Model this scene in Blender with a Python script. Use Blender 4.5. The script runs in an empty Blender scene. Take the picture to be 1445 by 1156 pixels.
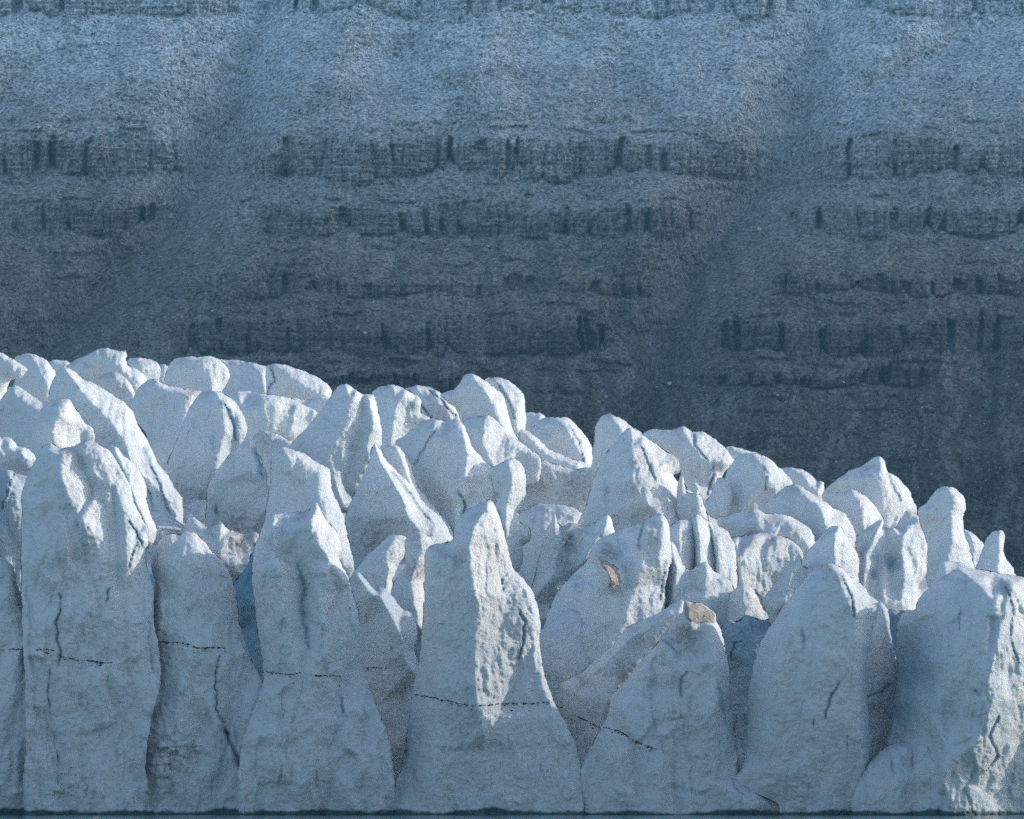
import bpy, math, random
import numpy as np
from mathutils import Vector
from mathutils.geometry import delaunay_2d_cdt

# ---------------------------------------------------------------- camera
W0, H0 = 1445.0, 1156.0              # units used for traced outlines
PX = 1.79e-4                         # radians per unit
FOC = 1.0 / PX
CAMZ = 8.0
HORIZON = 1059.0
TILT = math.atan((HORIZON - H0 / 2) / FOC)
scene = bpy.context.scene
COL = scene.collection
cam_d = bpy.data.cameras.new('camera')
cam_d.sensor_width = 36.0
cam_d.lens = 36.0 * FOC / W0
cam_d.clip_start = 1.0
cam_d.clip_end = 40000.0
cam = bpy.data.objects.new('camera', cam_d)
COL.objects.link(cam)
cam.location = (0, 0, CAMZ)
cam.rotation_euler = (math.radians(90) + TILT, 0, 0)
scene.camera = cam

# ---------------------------------------------------------------- light
SUN_AZ = math.radians(25)            # behind the right-hand axis
SUN_EL = math.radians(21)
sdir = Vector((math.cos(SUN_EL) * math.cos(SUN_AZ), math.cos(SUN_EL) * math.sin(SUN_AZ), math.sin(SUN_EL)))
world = bpy.data.worlds.new('World')
scene.world = world
world.use_nodes = True
wn = world.node_tree
for n in list(wn.nodes): wn.nodes.remove(n)
wo = wn.nodes.new('ShaderNodeOutputWorld')
wb = wn.nodes.new('ShaderNodeBackground')
wsky = wn.nodes.new('ShaderNodeTexSky')
wsky.sky_type = 'NISHITA'
wsky.sun_disc = False
wsky.sun_elevation = SUN_EL
wsky.sun_rotation = math.atan2(sdir.x, sdir.y)
wsky.altitude = 0
wsky.air_density = 1.0
wsky.dust_density = 1.2
wsky.ozone_density = 1.3
wb.inputs['Strength'].default_value = 0.15
wn.links.new(wsky.outputs[0], wb.inputs['Color'])
wn.links.new(wb.outputs[0], wo.inputs['Surface'])
sun_d = bpy.data.lights.new('sun', 'SUN')
sun_d.energy = 2.8
sun_d.angle = math.radians(0.5)
sun_d.color = (1.0, 0.90, 0.80)
sun = bpy.data.objects.new('sun', sun_d)
COL.objects.link(sun)
sun.rotation_euler = (-sdir).to_track_quat('-Z', 'Y').to_euler()
sun.location = (300, 300, 900)
scene.cycles.use_denoising = False
scene.cycles.max_bounces = 6
scene.cycles.sample_clamp_indirect = 1.0
scene.cycles.volume_bounces = 0
scene.cycles.diffuse_bounces = 3
scene.view_settings.view_transform = 'Standard'
scene.view_settings.look = 'None'
scene.view_settings.exposure = 0.6
scene.view_settings.gamma = 1.0
scene.view_settings.use_curve_mapping = False

# ---------------------------------------------------------------- geometry helpers
CT, ST = math.cos(TILT), math.sin(TILT)
def ray(u, v):
    a = (np.asarray(u, float) - W0 / 2) / FOC
    b = (H0 / 2 - np.asarray(v, float)) / FOC
    return a, CT - b * ST, ST + b * CT
def at(u, v, Y):
    dx, dy, dz = ray(u, v)
    t = Y / dy
    return np.stack([dx * t, dy * t + 0 * t, CAMZ + dz * t], -1)
def hsh(ix, iy, seed):
    h = (ix.astype(np.int64) * 374761393 + iy.astype(np.int64) * 668265263 + seed * 1442695041) & 0xFFFFFFFF
    h = ((h ^ (h >> 13)) * 1274126177) & 0xFFFFFFFF
    h = ((h ^ (h >> 16)) * 2246822519) & 0xFFFFFFFF
    return ((h ^ (h >> 15)) & 0xFFFFFF) / float(0x1000000)
def perlin(x, y, seed):
    ix, iy = np.floor(x), np.floor(y)
    fx, fy = x - ix, y - iy
    ux, uy = fx * fx * fx * (fx * (fx * 6 - 15) + 10), fy * fy * fy * (fy * (fy * 6 - 15) + 10)
    def g(ax, ay):
        a = hsh(ix + ax, iy + ay, seed) * 2 * np.pi
        return np.cos(a) * (fx - ax) + np.sin(a) * (fy - ay)
    return (g(0, 0) * (1 - ux) + g(1, 0) * ux) * (1 - uy) + (g(0, 1) * (1 - ux) + g(1, 1) * ux) * uy
def fbm(x, y, seed, octv=4, gain=0.5):
    s, a = 0, 1.0
    for k in range(octv):
        s = s + a * perlin(x, y, seed + 17 * k)
        x, y, a = x * 2.03 + 3.1, y * 2.03 + 1.7, a * gain
    return s * 1.4
def cells(x, y, seed, tilt=0.0):
    """squared distance to the nearest jittered point, plus a random tilted facet through it"""
    ix, iy = np.floor(x), np.floor(y)
    best = np.full(x.shape, 9.0); val = np.zeros(x.shape); rnd = np.zeros(x.shape)
    for a in (-1, 0, 1):
        for b in (-1, 0, 1):
            jx = ix + a; jy = iy + b
            px = jx + 0.15 + 0.7 * hsh(jx, jy, seed); py = jy + 0.15 + 0.7 * hsh(jx, jy, seed + 5)
            d = (x - px) ** 2 + (y - py) ** 2
            m = d < best
            best = np.where(m, d, best)
            r = hsh(jx, jy, seed + 9)
            rnd = np.where(m, r, rnd)
            if tilt:
                t = (hsh(jx, jy, seed + 11) - .5) * (x - px) + (hsh(jx, jy, seed + 13) - .5) * (y - py)
                val = np.where(m, t, val)
    return best, rnd, val
def smooth(a, b, x):
    t = np.clip((x - a) / (b - a), 0, 1)
    return t * t * (3 - 2 * t)
def blur(A, sig):
    if sig < 0.3: return A
    r = int(math.ceil(sig * 2.5)); k = np.exp(-0.5 * (np.arange(-r, r + 1) / sig) ** 2); k /= k.sum()
    B = np.pad(A, r, mode='edge')
    C = sum(k[i] * B[i:i + A.shape[0], :] for i in range(2 * r + 1))
    return sum(k[i] * C[:, i:i + A.shape[1]] for i in range(2 * r + 1))
def seg_dist(px, py, poly, closed=True):
    best = np.full(px.shape, 1e9); par = np.zeros(px.shape)
    n = len(poly)
    for i in range(n if closed else n - 1):
        x0, y0 = poly[i][:2]; x1, y1 = poly[(i + 1) % n][:2]
        dx, dy = x1 - x0, y1 - y0
        L = dx * dx + dy * dy + 1e-9
        t = np.clip(((px - x0) * dx + (py - y0) * dy) / L, 0, 1)
        d = (px - x0 - t * dx) ** 2 + (py - y0 - t * dy) ** 2
        m = d < best
        best = np.where(m, d, best); par = np.where(m, i + t, par)
    return np.sqrt(best), par
def inside(px, py, poly):
    c = np.zeros(px.shape, bool); n = len(poly)
    for i in range(n):
        x0, y0 = poly[i]; x1, y1 = poly[(i + 1) % n]
        if y0 == y1: continue
        m = ((y0 > py) != (y1 > py)) & (px < (x1 - x0) * (py - y0) / (y1 - y0) + x0)
        c ^= m
    return c
def catmull(P, step=5.0, tens=0.5):
    P = [np.array(p[:2], float) for p in P]; n = len(P); out = []
    for i in range(n):
        p0, p1, p2, p3 = P[i - 1], P[i], P[(i + 1) % n], P[(i + 2) % n]
        L = np.linalg.norm(p2 - p1); k = max(1, int(L / step))
        m1 = (p2 - p0) * tens * 0.7; m2 = (p3 - p1) * tens * 0.7
        lim = L * 0.9
        for m in (m1, m2):
            q = np.linalg.norm(m)
            if q > lim: m *= lim / q
        for j in range(k):
            t = j / k; t2, t3 = t * t, t * t * t
            out.append(tuple((2 * t3 - 3 * t2 + 1) * p1 + (t3 - 2 * t2 + t) * m1 + (-2 * t3 + 3 * t2) * p2 + (t3 - t2) * m2))
    return out
def mesh_np(name, V, F, mat, smoothed=True, attrs=None):
    me = bpy.data.meshes.new(name)
    V = np.ascontiguousarray(V, dtype=np.float32); nf = len(F); k = F.shape[1]
    me.vertices.add(len(V)); me.vertices.foreach_set('co', V.ravel())
    me.loops.add(nf * k); me.loops.foreach_set('vertex_index', np.ascontiguousarray(F, dtype=np.int32).ravel())
    me.polygons.add(nf); me.polygons.foreach_set('loop_start', np.arange(0, nf * k, k, dtype=np.int32))
    me.polygons.foreach_set('use_smooth', np.full(nf, smoothed, dtype=bool))
    if attrs:
        for an, av in attrs.items():
            A = me.attributes.new(an, 'FLOAT', 'POINT'); A.data.foreach_set('value', np.ascontiguousarray(av, dtype=np.float32))
    me.update(calc_edges=True)
    me.materials.append(mat)
    o = bpy.data.objects.new(name, me)
    COL.objects.link(o)
    return o
def tag(o, label=None, cat=None, group=None, kind=None):
    if label: o['label'] = label
    if cat: o['category'] = cat
    if group: o['group'] = group
    if kind: o['kind'] = kind
    return o

# ---------------------------------------------------------------- materials
def newmat(name):
    m = bpy.data.materials.new(name); m.use_nodes = True
    nt = m.node_tree
    for n in list(nt.nodes): nt.nodes.remove(n)
    out = nt.nodes.new('ShaderNodeOutputMaterial'); b = nt.nodes.new('ShaderNodeBsdfPrincipled')
    nt.links.new(b.outputs[0], out.inputs['Surface'])
    return m, nt, b
def N(nt, typ, **kw):
    n = nt.nodes.new(typ)
    for k, v in kw.items():
        if k in n.inputs: n.inputs[k].default_value = v
        else: setattr(n, k, v)
    return n
def mixc(nt, fac, a, b, mode='MIX'):
    n = nt.nodes.new('ShaderNodeMix'); n.data_type = 'RGBA'; n.blend_type = mode
    for i, x in ((0, fac), (6, a), (7, b)):
        if hasattr(x, 'type') and hasattr(x, 'links'): nt.links.new(x, n.inputs[i])
        else: n.inputs[i].default_value = x
    return n.outputs[2]
def mapr(nt, x, a, b, c=0.0, d=1.0):
    n = nt.nodes.new('ShaderNodeMapRange'); n.inputs[1].default_value = a; n.inputs[2].default_value = b
    n.inputs[3].default_value = c; n.inputs[4].default_value = d
    nt.links.new(x, n.inputs[0]); return n.outputs[0]
def math_(nt, op, a, b=None):
    n = nt.nodes.new('ShaderNodeMath'); n.operation = op
    for i, x in ((0, a), (1, b)):
        if x is None: continue
        if hasattr(x, 'links'): nt.links.new(x, n.inputs[i])
        else: n.inputs[i].default_value = x
    return n.outputs[0]
def noise(nt, vec, scale, detail=4.0, rough=0.55):
    n = N(nt, 'ShaderNodeTexNoise'); n.inputs['Scale'].default_value = scale
    n.inputs['Detail'].default_value = detail; n.inputs['Roughness'].default_value = rough
    nt.links.new(vec, n.inputs['Vector']); return n.outputs[0]

def ice_material():
    m, nt, b = newmat('glacier_ice')
    geo = N(nt, 'ShaderNodeNewGeometry'); pos = geo.outputs['Position']
    ad = N(nt, 'ShaderNodeAttribute', attribute_name='dirt').outputs['Fac']
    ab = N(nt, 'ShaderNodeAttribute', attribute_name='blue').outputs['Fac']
    mp = N(nt, 'ShaderNodeMapping'); mp.inputs['Scale'].default_value = (1, 1, 0.35); nt.links.new(pos, mp.inputs['Vector'])
    n1 = noise(nt, mp.outputs[0], 0.16, 5); n2 = noise(nt, pos, 1.6, 5, 0.65); n3 = noise(nt, pos, 0.55, 5, 0.6)
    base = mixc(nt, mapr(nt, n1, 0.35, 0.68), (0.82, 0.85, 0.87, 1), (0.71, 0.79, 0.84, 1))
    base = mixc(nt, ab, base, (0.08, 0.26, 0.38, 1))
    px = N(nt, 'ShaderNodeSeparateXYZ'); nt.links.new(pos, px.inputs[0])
    low_shade = math_(nt, 'MULTIPLY', mapr(nt, math_(nt, 'ADD', px.outputs[2], math_(nt, 'MULTIPLY', n1, 14.0)), 38.0, 6.0), 0.8)  # shade of the lower wall painted into the ice colour, fading out upwards
    base = mixc(nt, low_shade, base, (0.52, 0.59, 0.64, 1))
    foot_band = mapr(nt, math_(nt, 'ADD', px.outputs[2], math_(nt, 'MULTIPLY', n1, -2.2)), -0.45, -0.75)  # dark teal band with a ragged upper edge just above the water
    base = mixc(nt, foot_band, base, (0.06, 0.12, 0.12, 1))
    # grey-violet film of dust where melt leaves it on gentler slopes
    nz = N(nt, 'ShaderNodeSeparateXYZ'); nt.links.new(geo.outputs['Normal'], nz.inputs[0])
    film = math_(nt, 'MULTIPLY', mapr(nt, nz.outputs[2], 0.25, 0.85), mapr(nt, n3, 0.42, 0.7))
    base = mixc(nt, math_(nt, 'MULTIPLY', film, 0.75), base, (0.46, 0.43, 0.46, 1))
    dn = math_(nt, 'MULTIPLY', ad, mapr(nt, n2, 0.32, 0.62))
    base = mixc(nt, dn, base, (0.20, 0.16, 0.13, 1))
    sp = mapr(nt, noise(nt, pos, 3.5, 4, 0.7), 0.62, 0.75, 0, 0.35)
    base = mixc(nt, sp, base, (0.42, 0.42, 0.44, 1))
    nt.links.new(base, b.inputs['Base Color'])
    b.inputs['Roughness'].default_value = 0.62
    b.inputs['Specular IOR Level'].default_value = 0.3
    b.inputs['IOR'].default_value = 1.31
    b.inputs['Subsurface Weight'].default_value = 0.22
    b.inputs['Subsurface Radius'].default_value = (0.35, 0.9, 1.5)
    b.inputs['Subsurface Scale'].default_value = 1.0
    bn = N(nt, 'ShaderNodeBump'); bn.inputs['Strength'].default_value = 0.65; bn.inputs['Distance'].default_value = 0.55
    vd = N(nt, 'ShaderNodeTexVoronoi'); vd.inputs['Scale'].default_value = 1.1; vd.feature = 'SMOOTH_F1'
    wv = N(nt, 'ShaderNodeVectorMath', operation='MULTIPLY_ADD'); wv.inputs[1].default_value = (1.6, 1.6, 1.6)
    nn = N(nt, 'ShaderNodeTexNoise'); nn.inputs['Scale'].default_value = 0.9; nt.links.new(pos, nn.inputs['Vector'])
    nt.links.new(nn.outputs['Color'], wv.inputs[0]); nt.links.new(mp.outputs[0], wv.inputs[2]); nt.links.new(wv.outputs[0], vd.inputs['Vector'])
    hh = math_(nt, 'ADD', math_(nt, 'MULTIPLY', n2, 1.0), math_(nt, 'MULTIPLY', noise(nt, pos, 4.5, 5, 0.75), 0.5))
    hh = math_(nt, 'ADD', hh, math_(nt, 'MULTIPLY', vd.outputs['Distance'], 0.45))
    nt.links.new(hh, bn.inputs['Height']); nt.links.new(bn.outputs[0], b.inputs['Normal'])
    return m
def plain(name, col, rough=0.9, bump=0.0, sc=2.0):
    m, nt, b = newmat(name)
    geo = N(nt, 'ShaderNodeNewGeometry')
    n1 = noise(nt, geo.outputs['Position'], sc, 5, 0.65)
    c = mixc(nt, mapr(nt, n1, 0.3, 0.7), tuple(x * 0.5 for x in col) + (1,), tuple(min(1, x * 1.3) for x in col) + (1,))
    nt.links.new(c, b.inputs['Base Color']); b.inputs['Roughness'].default_value = rough
    if bump:
        bn = N(nt, 'ShaderNodeBump'); bn.inputs['Strength'].default_value = 0.6; bn.inputs['Distance'].default_value = bump
        nt.links.new(n1, bn.inputs['Height']); nt.links.new(bn.outputs[0], b.inputs['Normal'])
    return m
def rock_material():
    m, nt, b = newmat('mountain_rock')
    geo = N(nt, 'ShaderNodeNewGeometry'); pos = geo.outputs['Position']
    sx = N(nt, 'ShaderNodeSeparateXYZ'); nt.links.new(pos, sx.inputs[0]); z = sx.outputs[2]
    cliff = N(nt, 'ShaderNodeAttribute', attribute_name='cliff').outputs['Fac']
    st = N(nt, 'ShaderNodeAttribute', attribute_name='streak').outputs['Fac']
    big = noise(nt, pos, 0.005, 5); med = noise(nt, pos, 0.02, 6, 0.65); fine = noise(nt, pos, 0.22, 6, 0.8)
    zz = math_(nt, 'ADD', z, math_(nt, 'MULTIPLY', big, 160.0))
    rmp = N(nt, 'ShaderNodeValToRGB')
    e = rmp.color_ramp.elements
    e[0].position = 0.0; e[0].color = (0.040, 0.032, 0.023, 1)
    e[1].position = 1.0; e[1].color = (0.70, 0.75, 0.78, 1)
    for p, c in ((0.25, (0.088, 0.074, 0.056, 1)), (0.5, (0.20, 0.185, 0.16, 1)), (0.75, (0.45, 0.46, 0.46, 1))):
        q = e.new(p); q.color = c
    nt.links.new(mapr(nt, zz, 200, 800), rmp.inputs[0])  # brown rock low down; brighter haze higher up painted in as paler colour
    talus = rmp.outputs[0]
    # strata of the cliffs
    mp = N(nt, 'ShaderNodeMapping'); mp.inputs['Scale'].default_value = (0.03, 0.03, 1); nt.links.new(pos, mp.inputs['Vector'])
    strat = noise(nt, mp.outputs[0], 0.35, 4, 0.7)
    k2 = mapr(nt, math_(nt, 'ADD', strat, math_(nt, 'MULTIPLY', fine, 0.5)), 0.62, 0.88, 0.45, 1.2)
    hs = N(nt, 'ShaderNodeHueSaturation'); nt.links.new(mixc(nt, 0.12, talus, (0.22, 0.17, 0.18, 1)), hs.inputs['Color']); nt.links.new(k2, hs.inputs['Value'])
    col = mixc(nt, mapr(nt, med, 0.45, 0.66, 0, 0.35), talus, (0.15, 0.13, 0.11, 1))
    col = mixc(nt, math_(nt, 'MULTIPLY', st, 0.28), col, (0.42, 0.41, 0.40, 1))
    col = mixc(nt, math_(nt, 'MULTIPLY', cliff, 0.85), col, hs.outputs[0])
    vo = N(nt, 'ShaderNodeTexVoronoi'); vo.inputs['Scale'].default_value = 0.5; nt.links.new(pos, vo.inputs['Vector'])
    vs = N(nt, 'ShaderNodeSeparateXYZ'); nt.links.new(vo.outputs['Color'], vs.inputs[0])
    k = mapr(nt, math_(nt, 'ADD', math_(nt, 'MULTIPLY', vs.outputs[0], 0.5), math_(nt, 'MULTIPLY', fine, 1.0)), 0.4, 1.1, 0.2, 2.0)
    hsv = N(nt, 'ShaderNodeHueSaturation'); nt.links.new(col, hsv.inputs['Color']); nt.links.new(k, hsv.inputs['Value'])
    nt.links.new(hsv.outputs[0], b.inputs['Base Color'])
    b.inputs['Roughness'].default_value = 0.95; b.inputs['Specular IOR Level'].default_value = 0.1
    bn = N(nt, 'ShaderNodeBump'); bn.inputs['Strength'].default_value = 1.0; bn.inputs['Distance'].default_value = 2.2
    nt.links.new(fine, bn.inputs['Height']); nt.links.new(bn.outputs[0], b.inputs['Normal'])
    return m
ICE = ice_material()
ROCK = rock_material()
STONE = plain('scree_stone', (0.5, 0.5, 0.48), 0.95)
PALE = plain('pale_boulder', (0.62, 0.62, 0.6), 0.9)
DEBRIS = plain('dark_debris', (0.035, 0.03, 0.028), 0.95)
DIRTCAP = plain('silty_ice', (0.42, 0.375, 0.33), 0.9, 0.8, 1.6)
# ---------------------------------------------------------------- water
def water():
    m, nt, b = newmat('sea_water')
    geo = N(nt, 'ShaderNodeNewGeometry')
    mp = N(nt, 'ShaderNodeMapping'); mp.inputs['Scale'].default_value = (0.5, 1, 1); nt.links.new(geo.outputs['Position'], mp.inputs['Vector'])
    b.inputs['Base Color'].default_value = (0.045, 0.11, 0.12, 1)
    b.inputs['Roughness'].default_value = 0.12; b.inputs['IOR'].default_value = 1.33
    bn = N(nt, 'ShaderNodeBump'); bn.inputs['Strength'].default_value = 0.7; bn.inputs['Distance'].default_value = 0.25
    nt.links.new(noise(nt, mp.outputs[0], 0.7, 4, 0.6), bn.inputs['Height']); nt.links.new(bn.outputs[0], b.inputs['Normal'])
    V = np.array([(-9000, -200, 0), (9000, -200, 0), (9000, 9000, 0), (-9000, 9000, 0)], float)
    tag(mesh_np('water', V, np.array([[0, 1, 2, 3]]), m, False), kind='structure')
water()

# ---------------------------------------------------------------- mountain
def mountain():
    def spaced(a, b, lo, hi, step, grow=1.07):
        mid = np.arange(lo, hi + step, step); L = []; x = lo; s = step
        while x > a: s *= grow; x -= s; L.append(x)
        R = []; x = mid[-1]; s = step
        while x < b: s *= grow; x += s; R.append(x)
        return np.array(L[::-1] + list(mid) + R)
    us = spaced(-9000, 10500, -60, 1505, 1.7)
    vs = spaced(-1050, 1069, -12, 830, 1.65)[::-1]      # from the foot upwards
    vs = vs[vs < 1066]
    U, V = np.meshgrid(us, vs)
    al = (HORIZON - vs) * PX
    base = 2950.0; Y0 = np.zeros(len(vs)); lnY = math.log(base)
    for i in range(len(vs)):
        if i:
            t = 0.92 if vs[i] > -300 else 0.95
            da = al[i] - al[i - 1]; lnY += da / (t - min(max(al[i], -0.01), 0.42))
        Y0[i] = math.exp(lnY)
    Y0 = np.minimum(Y0, 6500.0)
    Yb = np.repeat(Y0[:, None], len(us), 1)
    S = Yb * PX                                                   # metres per unit
    warp = 14 * fbm(U / 160, V / 160, 3, 3)
    # gullies: polylines with width and depth (units)
    gul = np.zeros_like(U)
    for pts, w, dep in (
        ([(410, -60), (345, 60), (330, 160), (300, 235), (235, 320), (150, 410), (60, 500)], 62, 58),
        ([(1190, -60), (1150, 60), (1135, 160), (1110, 235), (1040, 300), (985, 390), (950, 480), (915, 590), (900, 700)], 75, 66),
        ([(620, -60), (600, 30), (540, 100)], 50, 22), ([(-190, 0), (-120, 200), (-160, 420)], 80, 50), ([(1650, -40), (1580, 200), (1600, 430)], 80, 50),
        ([(0, 300), (70, 380), (20, 470)], 45, 16), ([(1445, 20), (1330, 70), (1220, 130), (1140, 200)], 34, 22),
        ([(880, 60), (860, 170), (800, 240)], 40, 10), ([(700, 420), (690, 520), (640, 640)], 60, 16), ([(1450, 380), (1400, 480), (1380, 640)], 60, 20)):
        d, _ = seg_dist(U + warp, V, pts, False)
        gul = np.maximum(gul, dep * np.exp(-(d / (w * .75)) ** 1.3)) + 0.25 * np.minimum(gul, dep * np.exp(-(d / (w * .75)) ** 1.3))
    for k in range(-4, 12):                                        # repeats outside the frame
        if -1 <= k <= 3: continue
        d, _ = seg_dist(U, V, [(k * 520 + 60, -300), (k * 520, 100), (k * 520 - 120, 480)], False)
        gul = gul + 55 * np.exp(-(d / 80) ** 1.5)
    gm = np.clip(gul / 40, 0, 1)
    dY = 1.9 * gul + 40 * fbm((U + .4 * V) / 330, (V - .3 * U) / 420, 21, 3) + 9 * fbm((U + .5 * V + warp) / 75, (V - .4 * U) / 95, 22, 4)
    cliff = np.zeros_like(U)
    nz1 = fbm(U[:1] / 55, V[:1] * 0, 31, 4)
    # bands: top, bottom, amplitude, [(u, strength)...], seed, groove period
    bands = [
        (-26, 22, 34, [(-60, 1), (250, 1), (320, .75), (345, .1), (375, .9), (640, 1), (660, .7), (880, .6), (1050, .7), (1160, .9), (1250, .8), (1330, .5), (1445, .6)], 41, 26),
        (196, 252, 40, [(-60, .8), (60, 1), (230, 1), (265, .25), (335, .3), (380, .9), (520, 1), (1040, 1), (1085, .35), (1110, .2), (1150, .9), (1445, 1)], 42, 30),
        (292, 334, 26, [(-60, .1), (30, .3), (90, .9), (200, .9), (240, .1), (355, .0), (385, .9), (930, .9), (990, .6), (1010, .05), (1100, .1), (1150, .9), (1445, .9)], 43, 34),
        (396, 414, 10, [(-60, .4), (60, .1), (320, .0), (350, .8), (580, .8), (680, .3), (850, .5), (915, .6), (930, 0), (1080, 0), (1120, .9), (1445, .9)], 44, 16),
        (456, 500, 17, [(-60, .0), (230, 0), (290, .7), (440, .8), (650, .8), (670, .3), (700, .8), (850, .8), (870, 0), (1000, 0), (1030, .9), (1330, .9), (1360, .1), (1400, .7), (1445, .8)], 45, 18),
        (528, 546, 7, [(-60, .0), (420, .0), (440, .6), (700, .6), (730, 0), (980, 0), (1010, .8), (1300, .8), (1330, 0), (1500, 0)], 46, 15),
        (-300, -190, 60, [(-60, 1), (1500, 1)], 47, 60), (-560, -440, 70, [(-60, 1), (1500, 1)], 48, 70)]
    for vt, vb, A, st, sd, per in bands:
        s = np.interp(us, [p[0] for p in st], [p[1] for p in st])[None, :]
        s = np.clip(s * (1 + 0.35 * fbm(U[:1] / 90, V[:1] * 0, sd, 3)), 0, 1.15) * (1 - 0.55 * smooth(.75, 1.0, gm))
        # scalloped foot: fans of scree rise into the grooves
        xw = U + 13 * fbm(U / 45, V / 120, sd + 3, 3)
        ix = np.floor(xw / per)
        best = np.full(U.shape, 1e9); rn = np.zeros_like(U)
        for a in (-1, 0, 1):
            c = (ix + a + 0.02 + 0.96 * hsh(ix + a, ix * 0, sd)) * per
            d = np.abs(xw - c); m = d < best
            best = np.where(m, d, best); rn = np.where(m, hsh(ix + a, ix * 0, sd + 7), rn)
        fan = np.exp(-(best / (per * (0.2 + .25 * rn))) ** 1.3) * rn * np.clip(.85 + 1.2 * fbm(U[:1] / 60, V[:1] * 0, sd + 14, 2), .1, 1.1)
        foot = vb + 15 * fbm(U[:1] / 140, V[:1] * 0, sd + 1, 2) - (vb - vt) * 0.42 * fan + 4
        top = vt + 20 * fbm(U[:1] / 120, V[:1] * 0, sd + 2, 3) + 5 * fbm(U[:1] / 14, V[:1] * 0, sd + 8, 2)
        x = (foot - V) / np.maximum(foot - top, 6)
        prof = np.where(x < 1, smooth(-0.04, 1.0, x) * 0.35 + 0.65 * np.clip(x, 0, 1), 0) 
        up = np.clip(1 - (top - V) / (3.0 * A + 50), 0, 1)
        prof = np.where(x >= 1, up ** 1.2, np.clip(prof, 0, 1))
        inb = smooth(-0.03, 0.08, x) * (1 - smooth(0.75, 1.15, x + .25 * fbm(U / 16, V / 12, sd + 10, 3))) * np.clip(s * 1.5 * (1 + .4 * fbm(U / 35, V / 60, sd + 11, 3)), 0, 1)
        groove = np.exp(-(best / (2.2 + 4 * rn)) ** 2) * smooth(.15, .8, rn) * np.clip(.85 + 1.4 * fbm(U / 50, V / 45, sd + 16, 2), 0, 1.2)
        g2 = np.abs(fbm(U / 11 + 0.1 * fbm(U / 20, V / 20, sd + 6, 2), V / 90, sd + 4, 3))
        steps = V / 6.5 + 0.8 * fbm(U / 120, V / 60, sd + 5, 2)
        led = steps - np.floor(steps)
        # undercut foot gives the dark line below each buttress
        under = np.exp(-((x - 0.05) / 0.10) ** 2) * (1 - 0.8 * fan)
        dY = dY - A * s * prof + inb * (30 * groove - 5 * np.minimum(g2 * 2.6, 1.2) + 5.5 * led + 16 * under * np.clip(.55 + 1.2 * fbm(U / 45, V / 200, sd + 15, 2), 0, 1.2) + 3.5 * fbm(U / 9, V / 7, sd + 9, 3))
        cliff = np.maximum(cliff, inb)
    # thin broken ledges between the main bands
    for k, (lv, lh, ls) in enumerate([(52, 5, .5), (78, 4, .4), (112, 5, .5), (140, 4, .35), (172, 6, .7), (186, 4, .8), (262, 4, .5), (283, 5, .8), (352, 5, .5), (372, 4, .5),
            (388, 4, .6), (430, 5, .6), (444, 5, .8), (512, 5, .8), (520, 4, .6), (560, 5, .6), (580, 4, .5), (612, 5, .4), (650, 5, .35), (700, 5, .3)]):
        vv = lv + 9 * fbm(U[:1] / 170, V[:1] * 0, 800 + k, 3) + 3 * fbm(U[:1] / 22, V[:1] * 0, 830 + k, 3) + 10 * gm
        m = np.clip((fbm(U[:1] / 75, V[:1] * 0 + k, 860 + k, 3) - .02) * 4, 0, 1) * ls * (1 - .7 * smooth(.5, 1, gm))
        x = (vv - V) / lh
        m = m * (1 + .5 * fbm(U / 9, V / 9, 890 + k, 2))
        dY += m * (9 * np.exp(-(x / .5) ** 2) - 7 * smooth(0, 1, x) * (1 - smooth(1, 6, x)))
        cliff = np.maximum(cliff, .7 * m * smooth(-.3, .1, x) * (1 - smooth(.8, 1.4, x)))
    # scree relief: rills running downslope, lumps and ledges of broken rock
    tal = 1 - cliff
    wu, wv = U + 12 * fbm(U / 50, V / 50, 57, 2), V + 12 * fbm(U / 50, V / 50, 58, 2)
    patch = smooth(-.15, .5, fbm((wu + .3 * wv) / 95, wv / 55, 53, 3))
    dY += tal * (2.4 * fbm((wu + .25 * wv) / 26, wv / 48, 51, 4) + (0.5 + 1.8 * patch) * (1.9 * fbm(wu / 6.5, wv / 5, 52, 2) + 1.4 * fbm(U / 3.1, V / 2.8, 62, 2)))
    rb = smooth(.02, .42, fbm(wu / 120, wv / 40, 54, 4)) * tal
    c1, r1, _ = cells(wu / 10, wv / 4.5, 55)
    dY += -rb * 9 * np.clip(0.6 - c1, 0, 1) * (r1 > .45)
    dY += rb * 4.0 * np.abs(fbm(wu / 34, wv / 5, 56, 3))
    fade = smooth(1060, 900, V)
    Y = Yb + dY * S * (0.15 + 0.85 * fade)
    P = at(U, V, Y)
    P[..., 2] = np.minimum(P[..., 2], 1700 + 60 * fbm(U / 300, V / 300, 61, 3))
    nr, nc = U.shape
    idx = np.arange(nr * nc).reshape(nr, nc)
    F = np.stack([idx[:-1, :-1], idx[:-1, 1:], idx[1:, 1:], idx[1:, :-1]], -1).reshape(-1, 4)
    # scree foot below the waterline
    P[0, :, 2] = -12.0
    streak = np.clip(0.3 + 1.3 * fbm((wu + 20 * fbm(U / 140, V / 90, 72, 2)) / 17, V / 110, 71, 4), 0, 1) * tal * 0.8
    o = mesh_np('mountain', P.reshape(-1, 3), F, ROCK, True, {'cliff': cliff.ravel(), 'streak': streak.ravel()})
    tag(o, kind='structure')
    return us, vs, Y, cliff, rb
MU, MV, MY, MCL, MRB = mountain()
def mtn_depth(u, v):
    i = np.clip(np.searchsorted(-MV, -np.asarray(v)), 0, len(MV) - 1); j = np.clip(np.searchsorted(MU, u), 0, len(MU) - 1)
    return MY[i, j], i, j

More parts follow.
